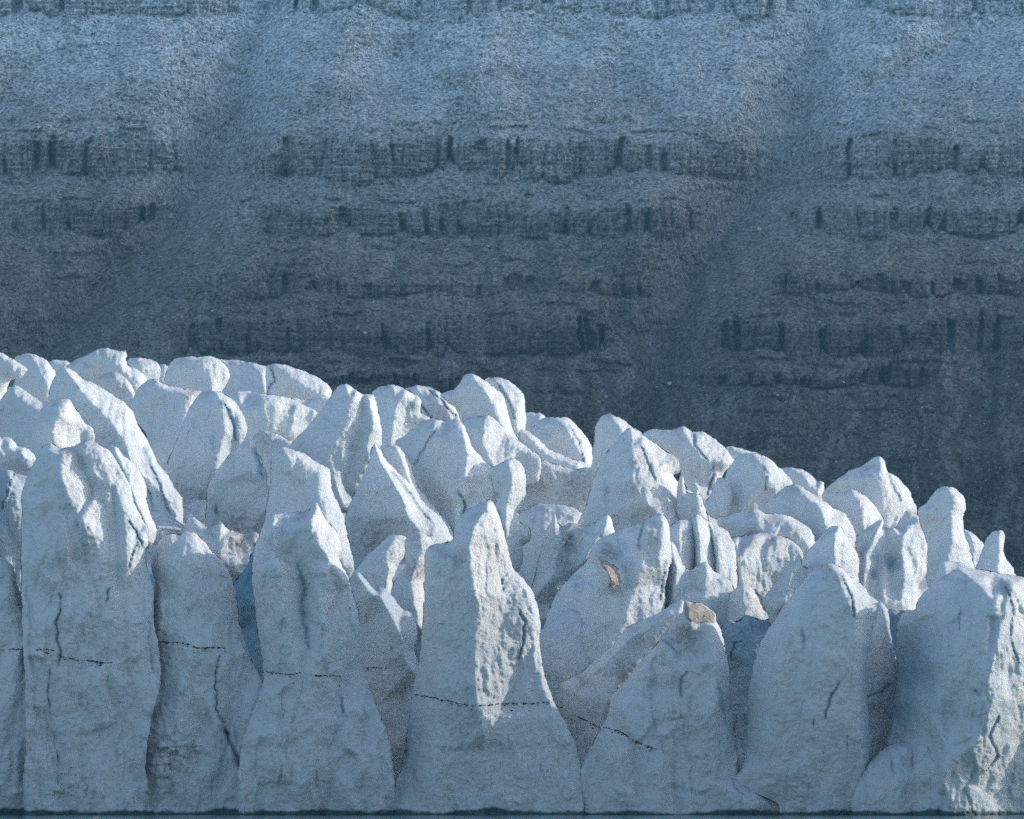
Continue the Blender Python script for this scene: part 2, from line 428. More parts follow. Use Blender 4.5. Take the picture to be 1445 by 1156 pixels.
def rock_mesh(seed, n_sub=1):
    rs = np.random.RandomState(seed)
    t = (1 + 5 ** .5) / 2
    V = np.array([(-1, t, 0), (1, t, 0), (-1, -t, 0), (1, -t, 0), (0, -1, t), (0, 1, t), (0, -1, -t), (0, 1, -t), (t, 0, -1), (t, 0, 1), (-t, 0, -1), (-t, 0, 1)], float)
    V /= np.linalg.norm(V[0])
    F = np.array([(0, 11, 5), (0, 5, 1), (0, 1, 7), (0, 7, 10), (0, 10, 11), (1, 5, 9), (5, 11, 4), (11, 10, 2), (10, 7, 6), (7, 1, 8), (3, 9, 4), (3, 4, 2), (3, 2, 6), (3, 6, 8), (3, 8, 9), (4, 9, 5), (2, 4, 11), (6, 2, 10), (8, 6, 7), (9, 8, 1)])
    for _ in range(n_sub):
        cache = {}; V = list(map(tuple, V)); NF = []
        def mid(a, b):
            k = (min(a, b), max(a, b))
            if k not in cache:
                p = (np.array(V[a]) + np.array(V[b])) / 2; V.append(tuple(p / np.linalg.norm(p))); cache[k] = len(V) - 1
            return cache[k]
        for a, b, c in F:
            ab, bc, ca = mid(a, b), mid(b, c), mid(c, a)
            NF += [(a, ab, ca), (b, bc, ab), (c, ca, bc), (ab, bc, ca)]
        F = np.array(NF); V = np.array(V)
    for _ in range(9):                                             # plane cuts give broken faces
        n = rs.randn(3); n /= np.linalg.norm(n); h = rs.uniform(.5, .85)
        d = V @ n - h
        V = V - np.maximum(d, 0)[:, None] * n
    V *= rs.uniform(.85, 1.15, V.shape) * 0 + 1
    return V * np.array([1.0, .8, rs.uniform(.55, .8)]), F

def boulders():
    rs = np.random.RandomState(5)
    spec = [(945, 542, 8, 'pale boulder standing alone at the foot of the right-hand gully'),
            (325, 88, 22, 'large dark rock outcrop high in the left gully, just below the top cliffs'),
            (1072, 324, 9, 'flat pale boulder on scree in the right gully, left of the second cliff band'),
            (1392, 351, 6, 'small pale boulder on the scree under the second cliff band near the right edge'),
            (303, 265, 4, 'tiny white boulder on the scree of the left gully below the main cliff'),
            (737, 40, 8, 'knobbly boulder at the top middle, just under the highest cliffs'),
            (1274, 411, 6, 'bright boulder under the thin ledge right of the right-hand gully'),
            (1262, 264, 6, 'pale boulder on the scree between the two main cliff bands on the right'),
            (985, 48, 7, 'light boulder lodged in scree under the top cliffs, right of middle'),
            (1435, 543, 5, 'light boulder low on the dark scree at the right edge'),
            (240, 305, 9, 'blocky boulder in the left gully beside the end of the second cliff band'),
            (232, 288, 6, 'smaller block above the blocky boulder in the left gully'),
            (855, 560, 5, 'small grey boulder on the dark scree left of the lone pale boulder'),
            (1190, 540, 5, 'grey boulder on the dark ledge below the lowest cliffs on the right'),
            (1008, 410, 5, 'grey boulder in the right gully level with the thin ledge'),
            (515, 470, 6, 'grey boulder among the dark lower cliffs left of middle')]
    base = [rock_mesh(100 + k, 1) for k in range(5)]
    for i, (u, v, r, lab) in enumerate(spec):
        Yd = float(mtn_depth(u, v)[0]); s = Yd * PX * r * 0.62
        V, F = base[i % 5]
        a = rs.uniform(0, 6.28); R = np.array([[math.cos(a), -math.sin(a), 0], [math.sin(a), math.cos(a), 0], [0, 0, 1]])
        o = mesh_np('boulder', (V * s * 1.15) @ R.T, F, PALE, False)
        p = at(u, v, Yd - s * 0.7); o.location = p
        tag(o, lab, 'boulder', 'boulders lying on the mountain slope')
    # countless stones
    Vs, Fs = [], []; k = 0
    small = [rock_mesh(300 + j, 0) for j in range(6)]
    n = 0
    while n < 14000:
        u = rs.uniform(-40, 1490); v = rs.uniform(-5, 800)
        Yd, i, j = mtn_depth(u, v)
        if MCL[i, j] > .3: continue
        if rs.rand() > 0.30 + 0.7 * MRB[i, j]: continue
        r = min(0.7 + rs.exponential(0.45), 3.6); s = float(Yd) * PX * r
        V, F = small[rs.randint(6)]
        a = rs.uniform(0, 6.28); R = np.array([[math.cos(a), -math.sin(a), 0], [math.sin(a), math.cos(a), 0], [0, 0, 1]])
        Vs.append((V * s) @ R.T + at(u, v, float(Yd) - s * 0.2)); Fs.append(F + k); k += len(V); n += 1
    o = mesh_np('scree', np.concatenate(Vs), np.concatenate(Fs), STONE, False)
    tag(o, 'loose grey stones scattered over the mountain slope', 'scree', kind='stuff')
boulders()
# ---------------------------------------------------------------- ice
CROPS = {'A': (0, 470, 500 / 1445), 'B': (350, 500, 500 / 1445), 'C': (700, 550, 500 / 1445), 'D': (1000, 620, 445 / 1445),
         'E': (0, 756, 500 / 1445), 'F': (450, 756, 500 / 1445), 'G': (945, 756, 500 / 1445), 'P': (0, 0, 1.0),
         'H': (0, 480, 250 / 1445), 'I': (0, 620, 250 / 1445), 'J': (580, 690, 250 / 1445), 'K': (1195, 900, 250 / 1445), 'L': (760, 850, 300 / 1445)}
ICES = []                                                          # (centre u, Y, top z) of every block
TOPS = []
SEED = [11]
def conv(c, pts):
    ox, oy, s = CROPS[c]
    return [(ox + p[0] * s, oy + p[1] * s) + tuple(p[2:]) for p in pts]
def tin(ctrl, edges, gx, gy):
    vs = [Vector((p[0], p[1])) for p in ctrl]
    rv, re, rf, ov, oe, of = delaunay_2d_cdt(vs, edges, [], 0, 1e-4)
    src = np.array([(p[0], p[1], p[2]) for p in ctrl])
    P = np.array([(v.x, v.y) for v in rv])
    D = np.array([src[o[0], 2] if len(o) else src[np.argmin(((src[:, :2] - P[i]) ** 2).sum(1)), 2] for i, o in enumerate(ov)])
    out = np.zeros(gx.shape)
    for f in rf:
        a, b, c = (P[i] for i in f)
        den = (b[1] - c[1]) * (a[0] - c[0]) + (c[0] - b[0]) * (a[1] - c[1])
        if abs(den) < 1e-6: continue
        x0, x1 = min(a[0], b[0], c[0]) - 1, max(a[0], b[0], c[0]) + 1; y0, y1 = min(a[1], b[1], c[1]) - 1, max(a[1], b[1], c[1]) + 1
        i0, i1 = np.searchsorted(gx[0], (x0, x1)); j0, j1 = np.searchsorted(gy[:, 0], (y0, y1))
        X, Yy = gx[j0:j1, i0:i1], gy[j0:j1, i0:i1]
        w0 = ((b[1] - c[1]) * (X - c[0]) + (c[0] - b[0]) * (Yy - c[1])) / den
        w1 = ((c[1] - a[1]) * (X - c[0]) + (a[0] - c[0]) * (Yy - c[1])) / den
        w2 = 1 - w0 - w1
        m = (w0 > -1e-3) & (w1 > -1e-3) & (w2 > -1e-3)
        out[j0:j1, i0:i1] = np.where(m, w0 * D[f[0]] + w1 * D[f[1]] + w2 * D[f[2]], out[j0:j1, i0:i1])
    return out
def shell(gx, gy, sd, h):
    """triangulate the cells inside sd>0; border vertices slide onto the outline"""
    nr, nc = gx.shape
    ins = sd > -0.45 * h
    gyv, gxv = np.gradient(sd, h)
    g2 = np.maximum(np.sqrt(gxv ** 2 + gyv ** 2), 0.4)
    near = np.abs(sd) < 0.45 * h * 1.6
    mv = np.where(near & (sd < 0.45 * h), sd, 0)
    X = gx - mv * gxv / g2 ** 2; Yv = gy - mv * gyv / g2 ** 2
    idx = np.arange(nr * nc).reshape(nr, nc)
    a, b, c, d = idx[:-1, :-1], idx[:-1, 1:], idx[1:, 1:], idx[1:, :-1]
    ia, ib, ic, id_ = (ins.ravel()[q] for q in (a, b, c, d))
    T = []
    par = ((np.add.outer(np.arange(nr - 1), np.arange(nc - 1))) % 2 == 0)
    full = ia & ib & ic & id_
    m = full & par; T += [np.stack([a[m], d[m], b[m]], -1), np.stack([b[m], d[m], c[m]], -1)]
    m = full & ~par; T += [np.stack([a[m], d[m], c[m]], -1), np.stack([a[m], c[m], b[m]], -1)]
    m = ia & ib & id_ & ~ic; T.append(np.stack([a[m], d[m], b[m]], -1))
    m = ib & ic & id_ & ~ia; T.append(np.stack([b[m], d[m], c[m]], -1))
    m = ia & ic & id_ & ~ib; T.append(np.stack([a[m], d[m], c[m]], -1))
    m = ia & ib & ic & ~id_; T.append(np.stack([a[m], c[m], b[m]], -1))
    T = np.concatenate(T)
    used = np.unique(T); re = np.full(nr * nc, -1); re[used] = np.arange(len(used))
    return X, Yv, used, re[T]

def S(kind, label, crop, Y, outline, ridges=(), soft=2.2, r=None, dome=None, und=5.0, fl=3.0, sc=1.6, fac=3.0, rough=0.8,
      lump=0.0, col=None, blue=0.0, bluep=(), dirt=(), cracks=(), bands=(), edge=1.3, thick=1.0, h=1.9, cat=None, cap=None, rubble=(), caps=(), seams=0, wall=None, group='ice pinnacles and blocks of the glacier front'):
    SEED[0] += 101; sd0 = SEED[0]
    if kind == 'ice_tower': fac *= 1.6; und *= 1.2
    out = conv(crop, outline); rid = [conv(crop, q) for q in ridges]
    if wall:                               # low down the towers grow together into one wall
        cx = 0.5 * (min(p[0] for p in out) + max(p[0] for p in out)); nv = []
        for p in out:
            k = float(smooth(wall, wall + 130, np.array(p[1])))
            nv.append((p[0] + math.copysign(15 * k, p[0] - cx), p[1], (p[2] if len(p) > 2 else 0) + 42 * k))
        out = nv
    poly = catmull(out, 5.0)
    ux = [p[0] for p in poly]; vy = [p[1] for p in poly]
    m = 8 * h
    gx, gy = np.meshgrid(np.arange(min(ux) - m, max(ux) + m, h), np.arange(min(vy) - m, max(vy) + m, h))
    d, _ = seg_dist(gx, gy, poly)
    sd = np.where(inside(gx, gy, poly), d, -d)
    sd = sd + edge * (fbm(gx / 17, gy / 17, sd0, 3) + 0.45 * fbm(gx / 5, gy / 5, sd0 + 1, 2))
    W = float(sd.max())
    # ---- relief toward the viewer, in units
    D = np.zeros_like(gx)
    if rid:
        ctrl = [(p[0], p[1], (p[2] if len(p) > 2 else 0.0)) for p in out]
        n = len(ctrl); edges = [(i, (i + 1) % n) for i in range(n)]
        for q in rid:
            k = len(ctrl); ctrl += [(p[0], p[1], p[2]) for p in q]; edges += [(k + i, k + i + 1) for i in range(len(q) - 1)]
        D = tin(ctrl, edges, gx, gy)
    ins = np.clip(sd, 0, None)
    rr = r if r is not None else min(0.45 * W, 9)
    prof = lambda t: np.sqrt(np.clip(1 - (1 - np.clip(t, 0, 1)) ** 2, 0, 1))
    if rid:                                  # keep the relief from bleeding across the outline
        w = np.where(sd > -1, 1.0, 1e-4); D = blur(D * w, soft / h) / blur(w, soft / h)
    lowk = smooth(wall, wall + 110, gy) if wall else 0
    ins_r = ins + 14 * lowk
    dm = dome if dome is not None else (0.0 if rid else 0.75 * W)
    D = D + rr * 0.85 * prof(ins_r / rr) + dm * prof(ins / max(W, 1)) 
    amp = np.clip(ins_r / 9, 0.2, 1) * 1.25
    wx = gx + 7 * fbm(gx / 45, gy / 45, sd0 + 2, 2); wy = gy + 7 * fbm(gx / 45, gy / 45, sd0 + 3, 2)
    D = D + amp * und * fbm(gx / 62, gy / 95, sd0 + 4, 3)
    _, _, t1 = cells(wx / 34, wy / 62, sd0 + 5, 1.0)
    D = D + amp * fac * 3.0 * blur(t1, 1.2)
    c2, _, _ = cells(wx / 15, wy / 40, sd0 + 6)
    D = D + amp * fl * (np.sqrt(c2) - .4) * np.clip(0.55 + 1.3 * fbm(gx / 60, gy / 60, sd0 + 7, 2), 0, 1.4)
    c3, _, _ = cells(wx / 7.5, wy / 8.5, sd0 + 8)
    D = D + amp * sc * (np.sqrt(c3) - .4) * np.clip(0.35 + 1.7 * fbm(gx / 35, gy / 35, sd0 + 9, 2), 0, 1.4)
    cl = col if col is not None else (11 if kind == 'ice_tower' else 4)
    lean = 0.25 * (hsh(np.array(3), np.array(sd0), 1) - .5)
    xx = wx + lean * wy + 16 * fbm(gx / 90, gy / 110, sd0 + 51, 2)
    c7, r7, t7 = cells(xx / 36, wy / 170, sd0 + 52, 1.0); c8, _, _ = cells(xx / 15, wy / 80, sd0 + 53)
    D = D + amp * cl * blur((0.45 - c7) + 0.5 * (r7 - .5) + 0.9 * t7, .7) * 1.1 + amp * cl * .22 * (0.5 - c8)
    # runnels down the face
    c6, _, t6 = cells((wx + .3 * wy) / 9, wy / 16, sd0 + 31, 1.0)
    D = D + amp * 4.0 * t6 * np.clip(.3 + 1.5 * fbm(gx / 50, gy / 50, sd0 + 32, 2), 0, 1)
    D = D + amp * .9 * np.abs(fbm(wx / 9, wy / 6, sd0 + 33, 3)) * 2
    rn = fbm(wx / 10, wy / 90, sd0 + 16, 3)
    D = D + amp * 1.6 * fl / 3 * (1 - 2 * np.abs(rn)) * np.clip(0.5 + fbm(gx / 70, gy / 70, sd0 + 18, 2), 0, 1)
    D = D + np.clip(ins / 4, 0.3, 1) * rough * (fbm(gx / 7, gy / 9, sd0 + 10, 3))
    if lump:
        c4, r4, _ = cells(wx / 13, wy / 10, sd0 + 12); c5, _, _ = cells(wx / 6, wy / 5, sd0 + 13)
        D = D + amp * lump * (4.5 * (0.6 - c4) + 2.2 * (.6 - c5))
    for (cx, cy, cr, ca) in conv(crop, rubble):
        k = np.exp(-(((gx - cx) ** 2 + (gy - cy) ** 2) / cr ** 2) ** 1.5)
        c4, r4, _ = cells(wx / 12, wy / 9, sd0 + 22); c5, _, _ = cells(wx / 6, wy / 4.5, sd0 + 23)
        D = D + k * ca * (13 * (r4 - .5) - 9 * c4 - 6 * c5)
    B = np.full_like(gx, blue)
    dirtf = np.zeros_like(gx)
    cracks = list(cracks); rsq = np.random.RandomState(sd0)
    for _ in range(seams):
        for _try in range(20):
            u0, v0 = rsq.uniform(min(ux), max(ux)), rsq.uniform(min(vy), max(vy))
            jq = int(np.clip((v0 - gy[0, 0]) / h, 0, gx.shape[0] - 1)); iq = int(np.clip((u0 - gx[0, 0]) / h, 0, gx.shape[1] - 1))
            if sd[jq, iq] > 12: break
        pts, n = [(u0, v0)], rsq.randint(3, 7)
        for _k in range(n): pts.append((pts[-1][0] + rsq.uniform(-8, 8), pts[-1][1] + rsq.uniform(8, 26)))
        q = [((p[0] - CROPS[crop][0]) / CROPS[crop][2], (p[1] - CROPS[crop][1]) / CROPS[crop][2]) for p in pts]
        cracks.append((q, rsq.uniform(.6, 1.3), rsq.uniform(3, 6)))
    for pts, w, A in cracks:
        q = conv(crop, pts)
        dd, t = seg_dist(gx + 2.4 * fbm(gx / 13, gy / 13, sd0 + 14, 2), gy, q, False)
        tt = t / max(len(q) - 1, 1); wv = w * (0.35 + 0.65 * np.sin(np.pi * np.clip(tt, 0.02, .98))) * (0.8 + .5 * fbm(gx / 20, gy / 20, sd0 + 15, 2))
        D = D - A * np.exp(-(dd / np.maximum(wv, .4)) ** 2)
        B = np.maximum(B, 0.6 * np.exp(-(dd / (w * 1.6)) ** 2))
    for (cx, cy, cr, ca) in conv(crop, bluep):
        B = np.maximum(B, ca * np.exp(-((gx - cx) ** 2 + (gy - cy) ** 2) / cr ** 2))
    for (cx, cy, cr, ca) in conv(crop, dirt):
        dirtf = np.maximum(dirtf, ca * np.exp(-((gx - cx) ** 2 + (gy - cy) ** 2) / cr ** 2))
    X, Yv, used, T = shell(gx, gy, sd, h)
    s = Y * PX
    Pf = at(X, Yv, Y - D * s).reshape(-1, 3)[used]
    # back of the block
    hb = 3.2 * h
    bx, by = np.meshgrid(np.arange(gx[0, 0], gx[0, -1], hb), np.arange(gy[0, 0], gy[-1, 0], hb))
    jj = np.clip(((by - gy[0, 0]) / h).round().astype(int), 0, gx.shape[0] - 1); ii = np.clip(((bx - gx[0, 0]) / h).round().astype(int), 0, gx.shape[1] - 1)
    sb = sd[jj, ii]
    Xb, Yb, ub, Tb = shell(bx, by, sb, hb)
    back = thick * (0.9 * W) * prof(np.clip(sb, 0, None) / max(W * .8, 1)) + 2 * fbm(bx / 30, by / 30, sd0 + 19, 2) * (sb > 3)
    Pb = at(Xb, Yb, Y + back * s).reshape(-1, 3)[ub]
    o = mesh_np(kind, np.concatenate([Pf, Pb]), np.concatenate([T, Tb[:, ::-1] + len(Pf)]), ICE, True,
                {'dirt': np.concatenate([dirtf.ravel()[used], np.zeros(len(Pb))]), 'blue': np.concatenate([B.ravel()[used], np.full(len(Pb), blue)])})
    cats = {'ice_pinnacle': 'ice pinnacle', 'ice_block': 'ice block', 'ice_dome': 'ice dome', 'ice_ridge': 'ice ridge', 'ice_pillar': 'ice pillar', 'ice_tower': 'ice tower', 'ice_fin': 'ice fin'}
    tag(o, label, cat or cats[kind], group)
    TOPS.append((float(at(np.mean(ux), min(vy), Y)[0]), float(Y), float(at(np.mean(ux), min(vy), Y)[2]), min(ux), max(ux)))
    def surf(u, v, lift=0.0):
        j = np.clip(((v - gy[0, 0]) / h).round().astype(int), 0, gx.shape[0] - 1); i = np.clip(((u - gx[0, 0]) / h).round().astype(int), 0, gx.shape[1] - 1)
        return at(u, v, Y - (D[j, i] + lift) * s), sd[j, i]
    for bp in bands:                                           # a thin line of dark stones melting out of the face
        q = conv(crop, bp); rs = np.random.RandomState(sd0)
        Vr, Fr = rock_mesh(77, 0); VV, FF, k = [], [], 0
        for i in range(len(q) - 1):
            L = math.hypot(q[i + 1][0] - q[i][0], q[i + 1][1] - q[i][1])
            for j in range(max(1, int(L / 0.75))):
                t = rs.rand(); u = q[i][0] + t * (q[i + 1][0] - q[i][0]); v = q[i][1] + t * (q[i + 1][1] - q[i][1])
                if perlin(np.array([u / 4.0]), np.array([3.3]), sd0)[0] < -0.16 and rs.rand() < .85: continue
                v += rs.uniform(-.5, .5) + (rs.exponential(2.4) if rs.rand() < .28 else 0) + 1.6 * float(perlin(np.array([u / 14.0]), np.array([7.7]), sd0)[0])
                p, ss = surf(np.array([u]), np.array([v]), 0.15)
                if ss[0] < 2: continue
                sz = s * rs.uniform(.8, 2.3)
                VV.append(Vr * sz * np.array([1, .7, rs.uniform(.6, 1.2)]) + p[0]); FF.append(Fr + k); k += len(Vr)
        if VV:
            b = mesh_np('debris_line', np.concatenate(VV), np.concatenate(FF), DEBRIS, False); b.parent = o; b['kind'] = 'stuff'
    for cn, cp, lift, clab in caps:                            # silty crusts lying on the ice
        q = catmull(conv(crop, cp), 4.0); cd, _ = seg_dist(gx, gy, q)
        cs = np.where(inside(gx, gy, q), cd, -cd) + 1.6 * fbm(gx / 6, gy / 6, sd0 + 41, 3)
        Xc, Yc, uc, Tc = shell(gx, gy, np.minimum(cs, sd - 1), h)
        Dc = D - 0.6 + lift * prof(np.clip(cs, 0, None) / 3.5) + 1.3 * fbm(gx / 5, gy / 5, sd0 + 42, 3) * (cs > 1)
        b = mesh_np(cn, at(Xc, Yc, Y - Dc * s).reshape(-1, 3)[uc], Tc, DIRTCAP, True); b.parent = o; b['label'] = clab
    return o

# ---- far rows, along the skyline (left to right)
S('ice_dome', 'rounded sunlit snow dome cut by the left edge of the frame, high on the skyline', 'A', 640,
  [(-80, 90), (0, 78), (40, 98), (90, 130), (115, 150), (80, 185), (40, 195), (20, 255), (-10, 320), (-80, 340)], dome=14)
S('ice_dome', 'short grey hump right of the snow dome at the left edge of the skyline', 'A', 660,
  [(60, 105), (100, 85), (150, 92), (195, 115), (220, 150), (235, 190), (215, 260), (150, 300), (80, 290), (50, 225), (70, 170)],
  [[(130, 90, 8), (155, 150, 22), (190, 220, 18)]])
S('ice_dome', 'low distant swell of snow in the notch left of the broken skyline ridge', 'A', 735,
  [(195, 125), (215, 110), (255, 112), (290, 125), (320, 160), (280, 200), (200, 190)])
S('ice_ridge', 'long rising snow ridge with a squared broken end on the left skyline', 'A', 690,
  [(270, 135), (340, 98), (400, 68), (440, 61), (462, 70), (490, 76), (512, 70), (520, 92), (518, 130), (560, 150), (600, 180), (595, 240), (560, 310), (480, 300), (380, 240), (300, 200)],
  [[(385, 72, 10), (400, 100, 26), (500, 135, 30), (545, 200, 22)], [(300, 160, 16), (400, 150, 22), (480, 240, 26)]])
S('ice_dome', 'grey shaded melt mound in front of the broken skyline ridge on the left', 'A', 672,
  [(400, 190), (430, 165), (475, 160), (515, 185), (545, 230), (570, 290), (500, 300), (430, 250)], dome=10, dirt=[(470, 200, 18, .3)])
S('ice_block', 'small bright block on the skyline just right of the squared broken end', 'A', 705,
  [(512, 125), (530, 105), (560, 102), (610, 106), (650, 130), (650, 200), (600, 240), (540, 200)], [[(560, 105, 8), (575, 150, 20), (590, 200, 14)]])
S('ice_block', 'small blue shaded block wedged beside the first big skyline dome', 'A', 715,
  [(612, 150), (650, 130), (692, 136), (700, 200), (690, 260), (620, 240)])
S('ice_dome', 'big smooth round-topped dome on the skyline, first of three in a row', 'A', 700,
  [(668, 200), (680, 150), (700, 118), (730, 100), (790, 97), (855, 96), (900, 112), (932, 150), (936, 182), (905, 240), (860, 300), (700, 300), (665, 240)],
  [[(800, 100, 10), (830, 140, 24), (860, 200, 26), (850, 270, 24)]], dome=8, soft=4, und=3)
S('ice_dome', 'low shaded dome in the middle of the three smooth skyline domes', 'A', 728,
  [(870, 112), (930, 112), (1000, 115), (1060, 130), (1095, 142), (1110, 220), (1080, 290), (900, 290)],
  [[(1010, 118, 8), (1060, 160, 22), (1070, 240, 20)]], dome=8, soft=4, und=3)
S('ice_dome', 'long whaleback of bright ice ending the smooth domes on the skyline', 'A', 720,
  [(1082, 140), (1110, 125), (1165, 130), (1230, 152), (1290, 180), (1330, 205), (1354, 238), (1335, 275), (1240, 290), (1100, 290), (1088, 220)],
  [[(1120, 135, 14), (1180, 180, 34), (1260, 230, 38), (1320, 265, 30)]], dome=6, soft=4, cracks=[([(1105, 140), (1120, 190), (1090, 240)], 1.6, 6)])
S('ice_block', 'broad sloping sunlit slab below the whaleback dome', 'A', 672,
  [(950, 250), (1000, 238), (1100, 250), (1180, 265), (1250, 300), (1294, 326), (1240, 400), (1190, 445), (1150, 520), (1000, 520), (960, 420)],
  [[(960, 260, 46), (1010, 330, 50), (1040, 430, 48)], [(1100, 262, 36), (1180, 340, 30), (1200, 420, 20)]], dome=3, soft=5)
S('ice_ridge', 'flat shaded shelf of ice between the whaleback dome and the fluted peak', 'A', 692,
  [(1170, 268), (1240, 272), (1330, 262), (1380, 280), (1390, 360), (1200, 340)])
S('ice_dome', 'dusty grey mound in the hollow left of the fluted peak', 'A', 652,
  [(1015, 440), (1060, 405), (1110, 403), (1165, 430), (1210, 460), (1210, 600), (1080, 640), (1020, 540)], dome=14, dirt=[(1080, 430, 26, .4)])
S('ice_ridge', 'ribbed back row of ice with dark grooves, right of the fluted peak on the skyline', 'B', 645,
  [(635, 150), (700, 127), (760, 143), (800, 168), (840, 208), (865, 270), (850, 330), (700, 330), (640, 240)],
  [[(680, 135, 10), (730, 200, 26), (745, 260, 22)], [(765, 150, 18), (815, 215, 24), (830, 270, 18)]], cracks=[([(660, 150), (710, 210), (745, 262)], 1.6, 8), ([(740, 145), (800, 200), (850, 262)], 1.5, 7)])
S('ice_block', 'low bright block behind the ribbed row, left of the sharp white peak', 'B', 652,
  [(790, 160), (860, 163), (900, 195), (942, 248), (930, 330), (850, 330), (820, 230)], [[(865, 168, 10), (885, 220, 22), (890, 280, 18)]])
S('ice_pinnacle', 'sharp white skyline peak with a long shaded left face, middle of the picture', 'B', 635,
  [(780, 168), (840, 145), (880, 95), (910, 76), (960, 104), (1010, 140), (1045, 180), (1062, 240), (1090, 330), (1120, 420), (960, 440), (900, 330), (860, 230)],
  [[(915, 80, 14), (960, 140, 40), (1010, 220, 52), (1040, 300, 46), (1070, 380, 40)]], soft=3)
S('ice_pinnacle', 'rounded sunlit shoulder right behind the sharp white skyline peak', 'B', 642,
  [(960, 108), (1020, 95), (1080, 120), (1122, 160), (1132, 230), (1132, 300), (1122, 358), (1090, 420), (1050, 300), (1010, 160)],
  [[(1000, 105, 14), (1060, 180, 34), (1085, 260, 32), (1100, 340, 24)]], cracks=[([(1020, 120), (1062, 190), (1082, 260)], 1.4, 5)])
S('ice_block', 'little pointed block beside the rounded shoulder on the skyline', 'B', 662,
  [(1128, 240), (1165, 238), (1192, 240), (1215, 265), (1190, 330), (1150, 340), (1125, 300)])
S('ice_block', 'separate squat block with a grooved right flank, in the skyline dip right of middle', 'B', 655,
  [(1160, 310), (1180, 275), (1220, 260), (1300, 257), (1340, 290), (1380, 340), (1408, 390), (1402, 460), (1350, 500), (1230, 480), (1165, 370)],
  [[(1275, 262, 14), (1310, 320, 42), (1350, 400, 46), (1380, 460, 40)]], cracks=[([(1310, 290), (1350, 360), (1370, 440)], 1.4, 6)])
S('ice_ridge', 'smooth snow slope running down below the squat block, right of middle', 'B', 640,
  [(1100, 310), (1165, 330), (1230, 388), (1300, 418), (1415, 466), (1400, 560), (1200, 540), (1110, 480)],
  [[(1160, 345, 30), (1240, 410, 34), (1330, 450, 30)]], soft=4)
S('ice_dome', 'rippled dusty surface of flat grey ice, left of the great pyramid', 'B', 622,
  [(1095, 455), (1200, 433), (1320, 468), (1440, 470), (1440, 620), (1370, 700), (1200, 720), (1100, 640)], dome=12, sc=4, fl=1, dirt=[(1200, 480, 36, .45), (1340, 540, 34, .5)], lump=.35)
S('ice_pinnacle', 'blunt thumb of ice standing behind the top of the great pyramid', 'C', 602,
  [(388, 330), (398, 230), (408, 150), (430, 112), (462, 96), (512, 120), (560, 155), (600, 185), (620, 260), (560, 360), (420, 380)],
  [[(470, 100, 10), (505, 160, 30), (490, 240, 34), (450, 320, 26)]], soft=3)
S('ice_ridge', 'humped skyline ridge of creased snow right of the great pyramid', 'C', 612,
  [(598, 188), (640, 162), (720, 165), (765, 149), (800, 174), (840, 170), (900, 207), (940, 245), (970, 290), (930, 340), (900, 430), (860, 490), (800, 470), (740, 300), (680, 240)],
  [[(765, 155, 12), (800, 230, 36), (870, 290, 40), (940, 300, 30)], [(720, 240, 26), (780, 340, 32), (840, 450, 26)]], cracks=[([(800, 180), (810, 230), (860, 285)], 1.4, 5), ([(855, 440), (880, 360), (890, 310)], 2.2, 6)])
S('ice_dome', 'faint far swell of snow on the skyline between the creased ridge and the split dome', 'C', 632,
  [(910, 240), (960, 232), (1010, 245), (1080, 268), (1060, 330), (940, 320)])
S('ice_pinnacle', 'small pale wedge with a scooped right side, beneath the creased skyline ridge', 'C', 598,
  [(845, 480), (875, 425), (905, 360), (935, 365), (962, 425), (955, 480), (930, 540), (860, 540)], [[(920, 365, 10), (925, 430, 24), (910, 500, 22)]], dirt=[(880, 330, 10, .5)])
S('ice_dome', 'tall split dome, shaded left half and bright right half, right of middle on the skyline', 'C', 602,
  [(940, 345), (975, 285), (1010, 256), (1060, 262), (1115, 282), (1170, 330), (1212, 388), (1190, 440), (1120, 500), (950, 540), (935, 440)],
  [[(1055, 265, 18), (1095, 310, 44), (1100, 380, 50), (1040, 450, 46), (1010, 510, 36)]], soft=3.5, und=3, cracks=[([(1085, 285), (1105, 350), (1100, 410)], 1.1, 3)])
S('ice_ridge', 'low sunlit crest with a tiny upright tooth at its right end, on the skyline', 'D', 622,
  [(325, 140), (360, 130), (430, 138), (470, 165), (498, 196), (512, 190), (527, 200), (529, 240), (515, 290), (420, 290), (350, 220)],
  [[(400, 140, 10), (450, 200, 24), (490, 240, 20)], [(515, 195, 12), (518, 240, 14)]])
S('ice_pinnacle', 'knobbed skyline peak with long sloping left shoulder, right part of the picture', 'D', 602,
  [(520, 250), (580, 190), (650, 142), (710, 120), (748, 90), (778, 76), (805, 98), (822, 150), (870, 180), (920, 240), (952, 320), (940, 420), (800, 460), (640, 400), (550, 330)],
  [[(700, 135, 20), (745, 170, 44), (790, 290, 56), (800, 400, 50)], [(780, 80, 18), (800, 170, 40), (830, 260, 46)]], soft=3, und=3,
  cracks=[([(825, 160), (850, 230), (880, 280)], 1.4, 4)])
S('ice_pillar', 'upright bulging pillar alone against the dark scree near the right edge', 'D', 560,
  [(958, 328), (1000, 290), (1040, 238), (1070, 216), (1122, 222), (1165, 258), (1180, 300), (1166, 352), (1172, 430), (1195, 510), (1220, 590), (1215, 690), (1010, 690), (1000, 480)],
  [[(1105, 225, 14), (1115, 280, 34), (1108, 360, 40), (1112, 450, 46), (1090, 560, 50), (1100, 660, 50)]], soft=3, und=2.5)
S('ice_fin', 'curved low fin leaning on the right foot of the upright bulging pillar', 'D', 572,
  [(1160, 412), (1200, 425), (1240, 455), (1268, 492), (1255, 560), (1240, 650), (1190, 650), (1165, 520)], [[(1195, 430, 10), (1215, 500, 26), (1205, 600, 24)]])
